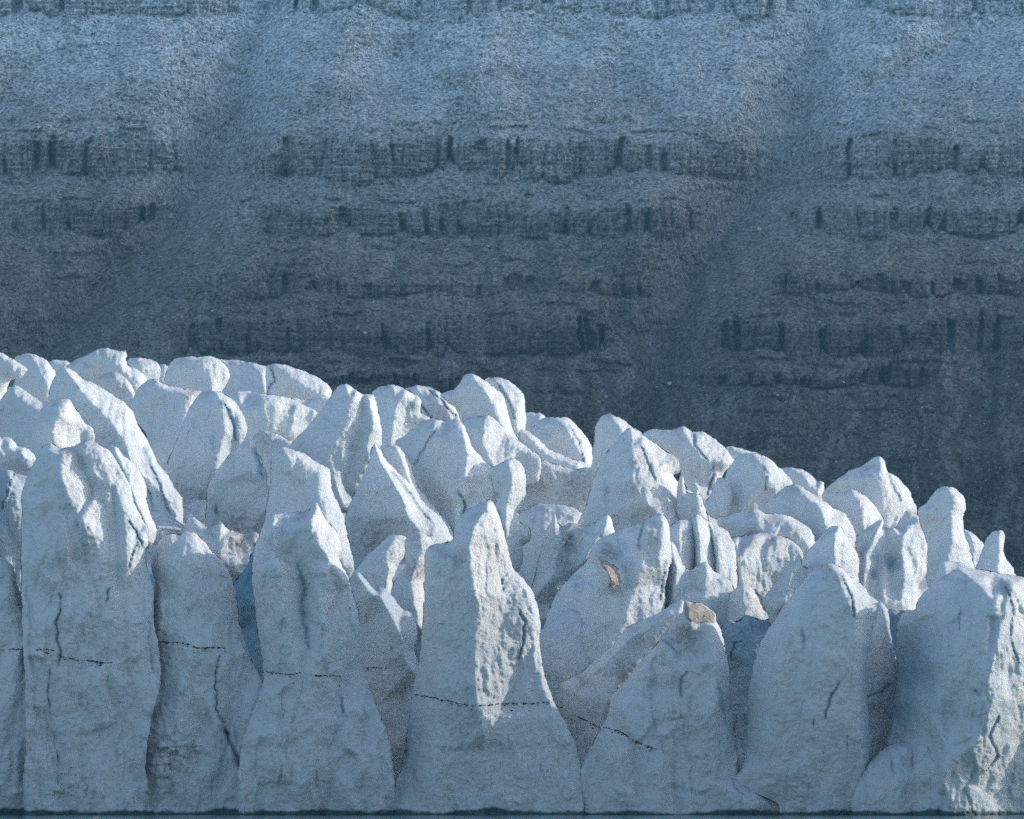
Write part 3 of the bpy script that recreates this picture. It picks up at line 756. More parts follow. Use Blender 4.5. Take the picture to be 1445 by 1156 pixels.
S('ice_pinnacle', 'small leaning cone with a chipped flat top, furthest right on the skyline', 'D', 532,
  [(1205, 640), (1222, 590), (1252, 515), (1278, 445), (1308, 427), (1330, 418), (1348, 416), (1356, 440), (1354, 530), (1395, 590), (1420, 650), (1420, 760), (1200, 760)],
  [[(1338, 424, 12), (1335, 520, 34), (1325, 640, 44), (1320, 740, 46)]], soft=2.5, und=2)

# ---- second rows
S('ice_block', 'tall shaded block with a pale rim on its right side, left of the central cone', 'A', 640,
  [(530, 320), (560, 235), (600, 195), (632, 187), (680, 214), (740, 222), (775, 232), (830, 245), (830, 330), (790, 430), (740, 500), (675, 560), (630, 545), (600, 420)],
  [[(640, 195, 10), (700, 240, 24), (765, 250, 34), (745, 380, 40), (680, 540, 26)]], dirt=[(780, 245, 9, .7), (600, 440, 14, .4)], soft=2.5)
S('ice_pinnacle', 'tall shaded cone in the left centre, its right rim folded and sunlit', 'A', 622,
  [(800, 270), (820, 242), (860, 233), (905, 243), (960, 285), (990, 330), (1008, 400), (975, 470), (935, 500), (920, 600), (900, 720), (760, 720), (690, 620), (676, 560), (715, 450), (755, 340)],
  [[(880, 240, 14), (905, 300, 38), (915, 400, 46), (890, 500, 44), (870, 620, 30)], [(925, 270, 16), (950, 340, 10), (960, 420, 14)]], soft=2.2,
  cracks=[([(915, 290), (945, 360), (960, 430)], 2.5, 8)], dirt=[(760, 640, 30, .4), (800, 700, 30, .5)])
S('ice_pinnacle', 'shaded pyramid with an oval melt window of bright ice near its tip, left centre', 'A', 598,
  [(850, 620), (900, 540), (960, 470), (1000, 440), (1014, 412), (1030, 430), (1052, 480), (1085, 572), (1086, 612), (1104, 660), (1108, 745), (1090, 850), (980, 900), (840, 860), (845, 700)],
  [[(1012, 420, 12), (1015, 480, 34), (1030, 560, 40), (1072, 612, 30), (1090, 700, 26)]], soft=1.6,
  cracks=[([(1040, 480), (1060, 540), (1068, 585)], 3.2, 9), ([(880, 700), (885, 745)], 1.2, 6)], dirt=[(960, 790, 30, .75), (1040, 800, 24, .5), (800, 700, 30, .5)])
S('ice_ridge', 'long sunlit ridge sweeping down to the right behind the big left tower', 'A', 602,
  [(195, 270), (215, 200), (240, 150), (262, 132), (300, 155), (340, 188), (400, 213), (470, 260), (530, 302), (562, 370), (612, 460), (652, 540), (702, 610), (742, 672), (748, 740), (736, 810), (690, 860), (560, 860), (440, 700), (300, 560), (200, 420)],
  [[(262, 140, 22), (330, 235, 60), (400, 310, 76), (470, 385, 84), (520, 480, 84), (555, 590, 80), (600, 700, 72), (640, 800, 60)], [(560, 420, 40), (620, 540, 34), (690, 680, 22)]], soft=2.6,
  cracks=[([(590, 470), (640, 600), (690, 740)], 1.8, 6), ([(560, 570), (600, 640), (620, 700)], 1.8, 6)], fl=4)
S('ice_ridge', 'saddle-backed ridge with a sunlit scooped right end, at the left edge', 'A', 582,
  [(-80, 320), (0, 278), (38, 224), (62, 214), (110, 240), (170, 279), (240, 268), (282, 268), (312, 320), (352, 370), (378, 392), (388, 445), (340, 520), (100, 560), (-80, 560)],
  [[(40, 240, 16), (100, 290, 30), (180, 320, 34), (250, 330, 60), (205, 400, 66), (215, 470, 60)]], soft=4, und=3)
S('ice_block', 'crumbly sunlit lumps of broken ice at the left edge', 'A', 570,
  [(-80, 440), (0, 425), (45, 428), (75, 462), (108, 468), (148, 512), (120, 550), (62, 560), (20, 590), (-80, 640)],
  [[(-20, 440, 30), (20, 520, 22)], [(90, 480, 16), (110, 520, 12)]], lump=.9, fl=2)
S('ice_pinnacle', 'great fluted peak with bright ribs and a broad shaded left flank, centre left', 'B', 603,
  [(160, 395), (230, 310), (290, 240), (340, 170), (372, 130), (400, 119), (432, 140), (470, 163), (512, 168), (532, 230), (545, 300), (545, 420), (500, 520), (450, 600), (400, 650), (340, 600), (250, 480)],
  [[(402, 124, 16), (412, 200, 40), (395, 290, 52), (330, 430, 58), (350, 520, 56), (380, 610, 50)], [(440, 150, 26), (465, 260, 22), (440, 380, 18), (400, 560, 16)], [(490, 180, 24), (510, 280, 28), (480, 420, 26), (430, 540, 22)]],
  soft=1.8, fl=4.5, und=3, bluep=[(420, 570, 9, .6), (420, 380, 6, .35)])
S('ice_pillar', 'stout sunlit pillar with a blue-tinted scoop, just right of the great fluted peak', 'B', 622,
  [(498, 170), (540, 135), (592, 124), (632, 140), (682, 165), (707, 186), (702, 240), (745, 262), (700, 300), (640, 340), (605, 400), (560, 420), (528, 360), (535, 240)],
  [[(592, 130, 14), (600, 200, 36), (585, 300, 44), (575, 380, 40)], [(640, 150, 26), (650, 220, 14), (690, 200, 12)]], soft=2.2, bluep=[(670, 210, 9, .5)])
S('ice_block', 'smooth pale block with a flat front standing before the great fluted peak', 'B', 566,
  [(92, 520), (95, 430), (110, 388), (150, 380), (180, 388), (222, 400), (290, 448), (335, 476), (345, 560), (382, 640), (405, 740), (420, 900), (100, 900), (70, 700)],
  [[(115, 400, 22), (160, 420, 34), (150, 560, 40), (150, 800, 40)], [(290, 470, 26), (300, 600, 46), (330, 760, 50)]], soft=4, und=3)
S('ice_pinnacle', 'broad shaded pyramid with a clean sunlit right edge, centre of the picture', 'B', 580,
  [(438, 560), (480, 470), (503, 400), (514, 366), (530, 378), (562, 430), (620, 492), (662, 530), (722, 612), (782, 662), (822, 722), (838, 768), (800, 830), (600, 860), (420, 960), (395, 880), (400, 660)],
  [[(516, 374, 16), (540, 440, 46), (590, 520, 62), (640, 610, 68), (650, 660, 70), (720, 740, 60), (780, 800, 50)]], soft=1.8, und=3, cracks=[([(590, 480), (660, 570), (740, 680)], 1.5, 6)], dirt=[(520, 790, 34, .55), (470, 730, 20, .3), (720, 740, 16, .5)])
S('ice_fin', 'narrow sunlit fin lying against the right edge of the broad central pyramid', 'B', 588,
  [(535, 375), (590, 368), (622, 380), (662, 452), (692, 540), (742, 602), (792, 662), (832, 722), (830, 800), (760, 760), (640, 620), (570, 480)],
  [[(600, 378, 12), (632, 450, 26), (668, 560, 32), (750, 670, 30)]], soft=1.6, und=1.5)
S('ice_pinnacle', 'twin-humped peak with a knife edge dividing shade from sun, just right of centre', 'B', 596,
  [(598, 372), (640, 330), (700, 282), (760, 262), (798, 274), (850, 261), (882, 290), (910, 370), (960, 430), (1012, 482), (1010, 560), (975, 600), (960, 760), (840, 800), (740, 660), (660, 480)],
  [[(862, 268, 14), (888, 330, 44), (902, 400, 56), (875, 500, 60), (850, 600, 62), (850, 720, 60)], [(770, 270, 14), (740, 340, 30), (700, 440, 28)], [(840, 640, 50), (880, 600, 20), (900, 560, 22)]], soft=2, cracks=[([(775, 290), (720, 380), (680, 450)], 1.2, 4), ([(860, 560), (885, 620), (880, 680)], 2, 7)])
S('ice_block', 'sunlit triangular slab resting behind the twin-humped peak', 'B', 616,
  [(872, 300), (880, 275), (922, 257), (980, 246), (1012, 270), (1062, 320), (1112, 360), (1195, 430), (1180, 520), (1040, 540), (920, 460)],
  [[(975, 254, 14), (960, 310, 46), (950, 380, 52), (1000, 480, 50)]], soft=3.5)
S('ice_pillar', 'slender white knob-headed pillar rising beside the lit slab in the centre', 'B', 558,
  [(985, 470), (1015, 452), (1050, 432), (1082, 424), (1112, 444), (1136, 510), (1130, 580), (1100, 650), (1112, 690), (1142, 700), (1157, 745), (1140, 768), (1118, 770), (1122, 840), (1102, 895), (1090, 960), (1010, 960), (1000, 760), (1010, 600)],
  [[(1060, 436, 16), (1075, 500, 36), (1050, 600, 40), (1045, 700, 46), (1055, 800, 46), (1060, 900, 40)]], soft=2, und=2.5, cracks=[([(1020, 640), (1035, 700), (1038, 740)], 1.8, 7)], dirt=[(1015, 575, 4, 1), (1040, 720, 8, .5)])
S('ice_dome', 'low smooth-topped shaded bulge right of the knob-headed pillar', 'B', 584,
  [(1090, 680), (1140, 630), (1210, 610), (1300, 618), (1360, 650), (1345, 690), (1400, 800), (1400, 1200), (1080, 1200)],
  [[(1130, 660, 20), (1200, 720, 50), (1190, 1000, 60)], [(1320, 680, 26), (1290, 800, 50), (1300, 1000, 54)]], soft=6, und=4)
S('ice_pinnacle', 'great pyramid with a dirty broken sunlit right side, right of centre', 'C', 572,
  [(352, 560), (388, 400), (420, 310), (478, 222), (528, 165), (545, 148), (592, 180), (642, 215), (692, 255), (742, 280), (748, 340), (725, 350), (765, 400), (832, 432), (856, 492), (870, 600), (700, 680), (420, 680)],
  [[(545, 156, 20), (555, 240, 58), (550, 370, 82), (600, 450, 88), (660, 510, 86), (700, 560, 80), (720, 640, 70)], [(600, 200, 30), (660, 330, 48), (720, 420, 42), (780, 480, 34)]],
  soft=1.8, fl=4, sc=2.6, fac=4, dirt=[(560, 300, 10, .5), (580, 390, 12, .5), (730, 290, 8, .8), (660, 480, 16, .4)], cracks=[([(590, 230), (620, 300), (650, 370)], 1.6, 5)])
S('ice_fin', 'pair of thin sunlit ice teeth on the right skirt of the great pyramid', 'C', 566,
  [(735, 470), (742, 390), (756, 345), (768, 372), (776, 420), (800, 425), (822, 402), (832, 440), (840, 500), (800, 540), (740, 520)], soft=1.2, r=5, h=1.6, edge=.6, dome=6)
S('ice_block', 'shaded dome with a soft lit right side, between the split dome and the knobbed peak', 'D', 576,
  [(225, 320), (262, 290), (302, 254), (362, 214), (412, 209), (482, 254), (562, 308), (630, 345), (662, 400), (672, 460), (640, 560), (300, 560), (240, 430)],
  [[(400, 216, 14), (480, 280, 40), (530, 320, 52), (545, 420, 60), (540, 540, 60)]], soft=4, und=3, dirt=[(390, 225, 14, .4)])
S('ice_block', 'pale scooped buttress under the left shoulder of the knobbed peak', 'D', 592,
  [(522, 262), (580, 243), (660, 234), (722, 264), (772, 320), (800, 380), (740, 500), (680, 560), (650, 420), (600, 320)],
  [[(665, 240, 20), (690, 300, 40), (700, 400, 44), (690, 500, 36)]], soft=3.5)
S('ice_block', 'curtain of bright fluted ice with pale blue grooves below the knobbed peak', 'D', 585,
  [(655, 470), (700, 425), (760, 385), (800, 362), (806, 400), (860, 405), (905, 328), (960, 350), (1002, 400), (1006, 520), (1000, 600), (1036, 612), (1022, 662), (972, 720), (950, 860), (760, 900), (680, 760), (690, 560)],
  [[(800, 370, 40), (760, 440, 70), (715, 540, 84), (700, 660, 88), (720, 800, 84)], [(820, 430, 34), (780, 540, 44), (735, 680, 58)], [(850, 410, 44), (885, 440, 46), (890, 560, 48), (890, 740, 46)], [(830, 560, 34), (838, 660, 36)], [(805, 600, 58), (810, 760, 60)], [(965, 370, 8), (975, 500, 10), (975, 640, 8)]],
  soft=1.6, fl=5, und=2, bluep=[(835, 570, 12, .7), (760, 540, 9, .6), (900, 660, 9, .35), (745, 620, 9, .5)])
S('ice_ridge', 'wavy dusty ridge of humps left of the shaded dome, right of centre', 'D', 568,
  [(40, 370), (90, 350), (170, 322), (222, 318), (262, 340), (332, 342), (402, 368), (452, 400), (488, 456), (490, 560), (380, 600), (100, 560)],
  [[(90, 365, 20), (180, 400, 50), (300, 450, 54)], [(215, 325, 24), (280, 370, 40), (400, 430, 44), (460, 490, 34)], [(340, 350, 22), (400, 400, 34)]], soft=2.4, sc=2.4, dirt=[(200, 440, 16, .5), (420, 425, 10, .6), (240, 330, 20, .35)], thick=.5)
S('ice_pinnacle', 'small round-headed cone, shaded left and bright right, before the fluted curtain', 'D', 535,
  [(425, 560), (480, 482), (545, 412), (582, 394), (602, 390), (622, 430), (662, 490), (690, 545), (686, 640), (670, 760), (480, 760), (440, 640)],
  [[(600, 396, 16), (575, 450, 42), (575, 560, 52), (580, 720, 54)]], soft=2.2, und=2.5, thick=.4)
S('ice_block', 'curved sunlit bowl of ice with a dusty rim, right of centre', 'C', 561,
  [(955, 610), (1000, 600), (1048, 588), (1120, 586), (1190, 608), (1245, 650), (1260, 720), (1200, 820), (1130, 900), (1000, 900), (960, 780)],
  [[(970, 625, 70), (985, 700, 84), (990, 800, 84)], [(1050, 605, 44), (1070, 700, 48), (1060, 830, 50)], [(1150, 600, 16), (1170, 680, 16), (1130, 800, 18)]], soft=2.5, dirt=[(1050, 615, 12, .6), (1150, 600, 18, .5)], cracks=[([(1050, 815), (1080, 850), (1100, 860)], 1.2, 5)], bluep=[(1120, 720, 26, .18)])
S('ice_ridge', 'long sunlit fluted slope joining the row of columns to the bowl', 'C', 578,
  [(600, 620), (640, 560), (700, 545), (760, 520), (815, 500), (860, 510), (930, 555), (1000, 585), (1060, 590), (1120, 586), (1200, 602), (1250, 650), (1270, 720), (1230, 800), (1130, 960), (640, 1000)],
  [[(650, 600, 120), (660, 760, 134), (680, 920, 134)], [(815, 520, 74), (830, 700, 86), (830, 900, 86)], [(1000, 600, 34), (1010, 720, 44), (1010, 900, 44)], [(1150, 620, 6), (1150, 760, 8)]], fl=6, fac=4, col=9, soft=2, dirt=[(900, 540, 16, .5), (980, 600, 14, .4)])
S('ice_pillar', 'left rounded column in the row of columns right of centre', 'C', 546,
  [(700, 570), (752, 532), (795, 543), (809, 620), (804, 700), (800, 880), (700, 880), (705, 700)], [[(748, 540, 14), (745, 620, 36), (745, 760, 40)]], soft=2, und=2, bluep=[(740, 640, 10, .25)])
S('ice_pillar', 'middle fluted column in the row of columns, widest at its foot', 'C', 548,
  [(785, 545), (802, 516), (822, 507), (862, 545), (882, 640), (892, 730), (900, 880), (790, 880), (806, 700)], [[(812, 516, 12), (822, 580, 38), (825, 700, 46), (825, 840, 46)]], soft=2, und=2, fl=4)
S('ice_pillar', 'right column in the row of columns, joined to the bowl and lit by the sun', 'C', 551,
  [(820, 515), (880, 545), (940, 575), (972, 630), (985, 760), (975, 900), (890, 900), (885, 700), (862, 560)], [[(860, 545, 24), (895, 640, 44), (900, 760, 46), (900, 860, 44)]], soft=2, fl=4, dirt=[(950, 610, 10, .5)])
S('ice_block', 'shadowed block under the row of columns with a sunlit tip between two of them', 'C', 540,
  [(645, 900), (662, 800), (690, 700), (708, 612), (722, 622), (762, 708), (790, 740), (850, 700), (892, 740), (940, 770), (985, 850), (1000, 1000), (640, 1000)],
  [[(710, 625, 16), (735, 720, 40), (720, 860, 50)], [(850, 720, 20), (860, 850, 50), (860, 960, 54)]], soft=3, blue=.12, thick=.5)
S('ice_block', 'crumbled sunlit lumps at the foot of the row of columns', 'C', 538,
  [(930, 950), (950, 850), (1005, 785), (1050, 810), (1068, 850), (1095, 900), (1128, 935), (1110, 1010), (930, 1010)], [[(1000, 800, 20), (1010, 880, 34), (1010, 960, 34)]], lump=.6, dirt=[(1040, 890, 12, .4)])
S('ice_fin', 'dark blue jagged fin in shade behind the big rounded fin on the right', 'D', 530,
  [(248, 735), (300, 665), (350, 600), (392, 558), (414, 524), (422, 556), (440, 590), (470, 590), (470, 700), (420, 800), (300, 860), (262, 790)],
  [[(412, 536, 14), (380, 620, 34), (350, 740, 40)], [(395, 600, 18), (385, 640, 16)]], soft=1.8, blue=.22, lump=.2)

# ---- third row, behind the front wall
S('ice_pinnacle', 'crumpled sunlit shoulder filling the gap right of the big left tower', 'I', 540,
  [(880, 60), (925, 55), (965, 70), (1000, 130), (1100, 200), (1160, 290), (1195, 400), (1200, 520), (1260, 690), (1280, 740), (1240, 860), (1100, 900), (960, 500)],
  [[(935, 65, 16), (985, 190, 34), (1050, 350, 42), (1100, 500, 40), (1170, 640, 30), (1200, 780, 26)]], soft=1.4, fl=4, lump=.25, h=1.6)
S('ice_block', 'low brown-stained rubble ice between the biggest left tower and the third tower', 'A', 545,
  [(600, 830), (640, 790), (700, 800), (745, 800), (775, 730), (800, 760), (850, 790), (900, 765), (930, 800), (1000, 820), (1055, 815), (1060, 950), (1000, 1010), (640, 950)],
  [[(790, 745, 14), (830, 820, 26), (850, 900, 30)], [(910, 775, 20), (890, 850, 34), (900, 930, 34)], [(680, 805, 20), (690, 870, 26)]], lump=.5, soft=1.5,
  dirt=[(700, 805, 20, 1), (980, 840, 26, .9), (860, 790, 12, .5), (1030, 850, 16, .8)])
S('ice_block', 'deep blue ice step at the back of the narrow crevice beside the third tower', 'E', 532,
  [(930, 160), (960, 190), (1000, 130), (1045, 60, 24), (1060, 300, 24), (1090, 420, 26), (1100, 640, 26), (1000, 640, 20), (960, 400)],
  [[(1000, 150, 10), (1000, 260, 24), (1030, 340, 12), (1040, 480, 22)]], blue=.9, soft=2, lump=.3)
S('ice_block', 'boulder-like lump with a smooth lit face, left of the lit slab', 'B', 542,
  [(430, 890), (470, 840), (525, 785), (580, 737), (628, 736), (650, 760), (650, 800), (610, 870), (590, 940), (640, 1100), (520, 1100), (440, 960)],
  [[(600, 742, 16), (560, 800, 36), (575, 880, 40), (570, 1000, 40)], [(545, 800, 40), (575, 850, 34)]], soft=2.2, dirt=[(635, 760, 8, .5)])
S('ice_block', 'rough dirty column squeezed against the left side of the lit slab', 'B', 536,
  [(640, 760), (672, 732), (708, 724), (742, 746), (766, 790), (745, 850), (722, 920), (735, 1156), (640, 1156), (580, 1020), (590, 940), (640, 860)],
  [[(700, 732, 16), (705, 800, 32), (660, 920, 36), (690, 1100, 40)]], soft=2, lump=.35, dirt=[(685, 885, 16, .9), (700, 760, 14, .5), (740, 780, 8, .6)])
S('ice_pinnacle', 'pair of small lit horns on a dark dirt-streaked block, left of the great pyramid foot', 'C', 556,
  [(195, 600), (225, 530), (240, 508), (262, 560), (300, 540), (370, 555), (400, 545), (425, 525), (455, 506), (472, 530), (484, 592), (470, 660), (420, 720), (330, 800), (270, 900), (180, 960), (140, 860)],
  [[(238, 516, 16), (240, 600, 40), (230, 760, 50)], [(455, 512, 14), (440, 570, 40), (405, 610, 44), (360, 700, 46)], [(300, 570, 12), (290, 660, 16), (300, 740, 24)]], soft=2, dirt=[(290, 620, 22, .9), (270, 690, 18, .6), (320, 560, 16, .6)], lump=.2)
# ---- the front wall, left to right
S('ice_tower', 'dark blue buttress at the left edge of the front wall, above the crumbled foot', 'P', 514,
  [(-40, 672), (0, 664), (14, 662), (26, 676), (36, 700), (40, 760), (40, 900), (-40, 900)], [[(10, 670, 10), (8, 720, 20), (4, 800, 24)]], blue=.45, lump=.2,
  cracks=[([(20, 664), (12, 690), (4, 718)], 1.6, 8)])
S('ice_tower', 'wide foot of the front wall at the left edge with a long thin crack', 'P', 501,
  [(-50, 790), (0, 785), (18, 800), (26, 828), (40, 870), (52, 905), (62, 960), (64, 1040), (66, 1100), (70, 1175), (-50, 1175)],
  [[(0, 800, 16), (8, 860, 26), (30, 930, 30), (40, 1050, 30), (45, 1150, 30)]], soft=4, lump=.18,
  cracks=[([(52, 918), (51, 960), (55, 1010), (54, 1045)], 1.3, 8), ([(42, 1010), (42, 1065)], .9, 6)], bands=[[(-5, 916), (20, 917), (40, 916), (58, 915)]], wall=880)
S('ice_tower', 'biggest left tower, broad front with a rough sunlit patch high on it', 'P', 500,
  [(30, 800), (31, 740), (32, 690), (45, 660), (58, 634), (72, 624), (83, 633), (104, 629), (121, 622), (138, 626), (156, 637), (168, 656), (182, 682), (192, 716), (205, 738), (214, 744), (210, 764), (205, 790), (213, 830), (206, 880), (211, 925), (212, 960), (205, 990), (196, 1030), (190, 1080), (188, 1175), (50, 1175), (52, 1060), (50, 960), (46, 900)],
  [[(83, 642, 44), (82, 665, 58), (92, 690, 62), (108, 722, 64), (124, 750, 60), (131, 778, 50)],
   [(108, 638, 20), (122, 665, 24), (140, 700, 22), (154, 735, 20), (157, 758, 24), (150, 778, 38)],
   [(140, 645, 24), (160, 680, 26), (176, 720, 26), (180, 780, 32), (176, 840, 40)],
   [(40, 720, 30), (60, 800, 50), (90, 870, 52), (100, 960, 48), (105, 1060, 40), (105, 1150, 42)],
   [(128, 800, 46), (150, 850, 52), (160, 940, 40), (160, 1020, 34), (165, 1120, 40)]],
  soft=2.4, und=5, fl=3.4, sc=1.8, lump=.12, dirt=[(96, 640, 9, .8), (110, 655, 12, .3)],
  cracks=[([(84, 838), (86, 862), (79, 880), (84, 915), (82, 938)], 1.5, 9), ([(70, 945), (68, 980), (72, 1010)], 1.4, 6), ([(182, 735), (192, 752), (204, 775)], 1.4, 9), ([(192, 770), (186, 786), (182, 800)], 1.2, 6), ([(154, 830), (150, 850)], 1.2, 5)],
  bands=[[(52, 916), (80, 918), (86, 926), (108, 932), (130, 933), (158, 936)]], rubble=[(100, 1110, 34, .5)], wall=790)
S('ice_tower', 'second front tower, rounded point on top and rubbly base, right of the long dark crack', 'P', 503,
  [(214, 800), (218, 778), (229, 758), (243, 752), (254, 757), (262, 750), (275, 752), (286, 762), (298, 777), (311, 790), (326, 812), (333, 840), (338, 880), (350, 930), (362, 970), (372, 1000), (366, 1060), (362, 1110), (362, 1175), (186, 1175), (192, 1090), (200, 1020), (212, 975), (217, 940), (211, 915), (208, 880), (218, 830)],
  [[(242, 758, 22), (246, 790, 40), (255, 840, 52), (262, 900, 60), (258, 980, 62), (240, 1060, 56), (230, 1150, 50)], [(268, 756, 14), (282, 790, 26), (300, 850, 34), (312, 920, 46), (330, 1000, 44), (345, 1080, 30)], [(220, 860, 36), (222, 940, 38)]],
  soft=4, und=5, rubble=[(225, 1075, 36, 1.0), (260, 1060, 30, .8), (190, 1105, 16, .9)],
  cracks=[([(310, 925), (304, 960), (306, 1000), (318, 1030), (330, 1062), (342, 1090), (350, 1135)], 1.5, 9), ([(316, 1028), (330, 1055), (340, 1082)], 2.2, 8), ([(206, 955), (200, 980), (199, 990)], 1.2, 6)],
  bands=[[(196, 906), (235, 906), (262, 908), (275, 914), (300, 914), (322, 916)]], wall=880)
S('ice_tower', 'third front tower with a snow-white notch at its top left and jagged sunlit right edge', 'P', 500,
  [(356, 790), (363, 762), (372, 738), (381, 726), (396, 725), (412, 723), (424, 721), (437, 720), (442, 712), (446, 707), (452, 716), (458, 731), (470, 744), (479, 757), (482, 776), (478, 788), (489, 810), (495, 826), (503, 856), (510, 890), (512, 943), (520, 981), (526, 1005), (537, 1054), (542, 1102), (542, 1175), (352, 1175), (350, 1100), (358, 1040), (370, 985), (374, 955), (368, 915), (362, 870), (357, 830)],
  [[(384, 732, 40), (380, 752, 54), (384, 772, 50)], [(392, 760, 34), (398, 785, 34)], [(384, 790, 56), (400, 850, 60), (410, 930, 52), (425, 960, 54), (400, 1040, 50), (400, 1150, 44)], [(420, 780, 40), (428, 800, 34), (430, 860, 32), (434, 920, 38)], [(446, 716, 22), (440, 735, 46), (452, 770, 52), (464, 790, 46), (484, 812, 26)], [(450, 840, 50), (460, 920, 56), (470, 1000, 52), (490, 1080, 48), (490, 1150, 44)]],
  soft=2.2, und=5, fl=3, dirt=[(424, 724, 7, .6)], cracks=[([(481, 982), (484, 1000), (482, 1008)], 1.8, 7), ([(420, 795), (430, 830), (426, 860), (436, 915)], 2.6, 3)], lump=.1,
  bands=[[(376, 948), (400, 952), (424, 950)], [(444, 953), (465, 953), (480, 955)]], rubble=[(380, 1100, 22, .3)], wall=930)
S('ice_fin', 'thin blue fin with a hollow face and crisp white edge, left of the lit slab', 'F', 520,
  [(115, 260), (122, 190), (142, 150), (165, 148), (200, 188), (232, 225), (240, 205), (268, 215), (302, 250), (342, 300), (374, 312), (397, 370), (402, 420), (388, 468), (402, 510), (408, 552), (395, 620), (400, 760), (380, 900), (320, 1040), (220, 1040), (180, 700), (150, 420)],
  [[(158, 158, 30), (200, 215, 44), (245, 245, 50), (290, 320, 56), (325, 390, 58), (340, 480, 54), (375, 545, 44), (395, 560, 30)], [(150, 260, 34), (185, 360, 18), (190, 480, 16), (190, 640, 20)], [(255, 300, 40), (245, 420, 36), (240, 530, 34), (260, 680, 38), (290, 900, 40)]],
  soft=1.6, blue=.5, bluep=[(185, 330, 14, .6), (270, 380, 12, .45), (240, 600, 40, .4)], bands=[[(180, 540), (250, 540), (280, 538)]], lump=.15, fl=2.5)
S('ice_block', 'crumbly recess of blue rubble ice between the third tower and the lit slab', 'P', 524,
  [(505, 960), (540, 940), (575, 950), (595, 1000), (592, 1080), (575, 1175), (530, 1175), (505, 1050)], [[(540, 970, 16), (545, 1060, 34), (552, 1150, 34)]], lump=.7, blue=.5)
S('ice_tower', 'tallest middle slab, its warm sunlit flank narrowing down to a V-shaped point', 'P', 500,
  [(600, 780), (608, 770), (618, 767), (632, 766), (640, 762), (642, 745), (648, 728), (662, 718), (678, 710), (691, 706), (700, 716), (708, 740), (716, 770), (724, 802), (738, 816), (751, 834), (759, 858), (763, 880), (761, 900), (764, 930, 4), (770, 960, 9), (782, 990, 13), (798, 1020, 18), (812, 1050, 16), (818, 1090), (812, 1130), (812, 1175), (562, 1175), (570, 1080), (576, 1020), (584, 970), (592, 930), (598, 860)],
  [[(688, 712, 40), (668, 745, 74), (660, 775, 82), (662, 800, 86), (668, 840, 88), (671, 880, 88), (668, 920, 88), (671, 960, 86), (674, 1000, 84), (682, 1034, 78)],
   [(652, 770, 66), (650, 790, 52), (656, 830, 66)],
   [(612, 790, 40), (620, 900, 52), (616, 1000, 58), (610, 1100, 56), (610, 1160, 56)],
   [(758, 880, 7), (752, 912, 8), (738, 945, 13), (722, 968, 24), (716, 990, 32), (700, 1012, 50), (682, 1034, 78)],
   [(760, 918, 6), (762, 948, 10), (770, 975, 14), (772, 1010, 22), (780, 1080, 28), (780, 1150, 30)], [(688, 1056, 52), (720, 1075, 42), (710, 1150, 44)], [(650, 1060, 56), (640, 1150, 50)]],
  soft=1.8, col=3, und=3, fl=2.8, sc=.5, fac=2.2, rough=1.1, edge=1.0, h=1.7,
  dirt=[(648, 790, 10, .6), (608, 770, 5, .7), (695, 790, 42, .3), (700, 880, 46, .3), (694, 965, 36, .3)], cracks=[([(707, 818), (710, 835)], 1.3, 6), ([(733, 860), (740, 880), (738, 905), (732, 930)], 2.4, 6), ([(575, 1060), (572, 1066)], 2, 6)],
  bands=[[(585, 980), (610, 984), (640, 991), (670, 997), (700, 994), (740, 993), (778, 991)]], wall=1050)
S('ice_block', 'large shadowed dome of ice with one bright warm-lit horn, right of the lit slab', 'C', 534,
  [(175, 1060), (215, 900), (270, 800), (330, 740), (372, 690), (395, 640), (440, 600), (520, 568), (598, 538), (630, 520), (664, 505), (680, 500), (700, 545), (712, 600), (712, 700), (690, 800), (680, 1000), (620, 1200), (300, 1300), (180, 1200)],
  [[(398, 668, 36), (412, 682, 84), (440, 735, 108), (456, 770, 112), (466, 806, 104)], [(445, 688, 66), (490, 730, 70), (512, 775, 72), (512, 808, 66)], [(405, 740, 44), (430, 800, 52), (470, 835, 56), (530, 830, 56), (535, 760, 52), (500, 700, 46)], [(600, 545, 26), (600, 640, 56), (560, 800, 70), (500, 1000, 74), (400, 1180, 70)], [(680, 512, 20), (690, 600, 44), (670, 720, 50)], [(300, 800, 40), (280, 1000, 60), (250, 1150, 56)]],
  soft=3.2, caps=[('silt_crust', [(412, 684), (440, 690), (470, 705), (500, 730), (508, 770), (505, 806), (488, 808), (470, 800), (455, 812), (462, 770), (440, 735)], 1.2, 'pale brown silt-stained spur catching the sun')],
  dirt=[(450, 672, 14, .9), (640, 600, 14, .5)], cracks=[([(600, 545), (588, 600), (585, 650)], 1.3, 5), ([(690, 700), (675, 800), (668, 860)], 1.6, 7)], lump=.12, cap=1)
S('ice_block', 'shadowed mottled wall of ice between the lit slab and the leaning diagonal slab', 'P', 528,
  [(742, 900), (762, 890), (775, 880), (810, 860), (850, 930), (850, 1000), (850, 1175), (740, 1175)],
  [[(780, 900, 30), (790, 960, 44), (800, 1020, 42), (820, 1120, 40)]], lump=.3, dirt=[(830, 955, 12, .7), (790, 950, 14, .35)], soft=3,
  bands=[[(778, 994), (800, 1000), (815, 1010), (832, 1022), (848, 1030)]], blue=.1)
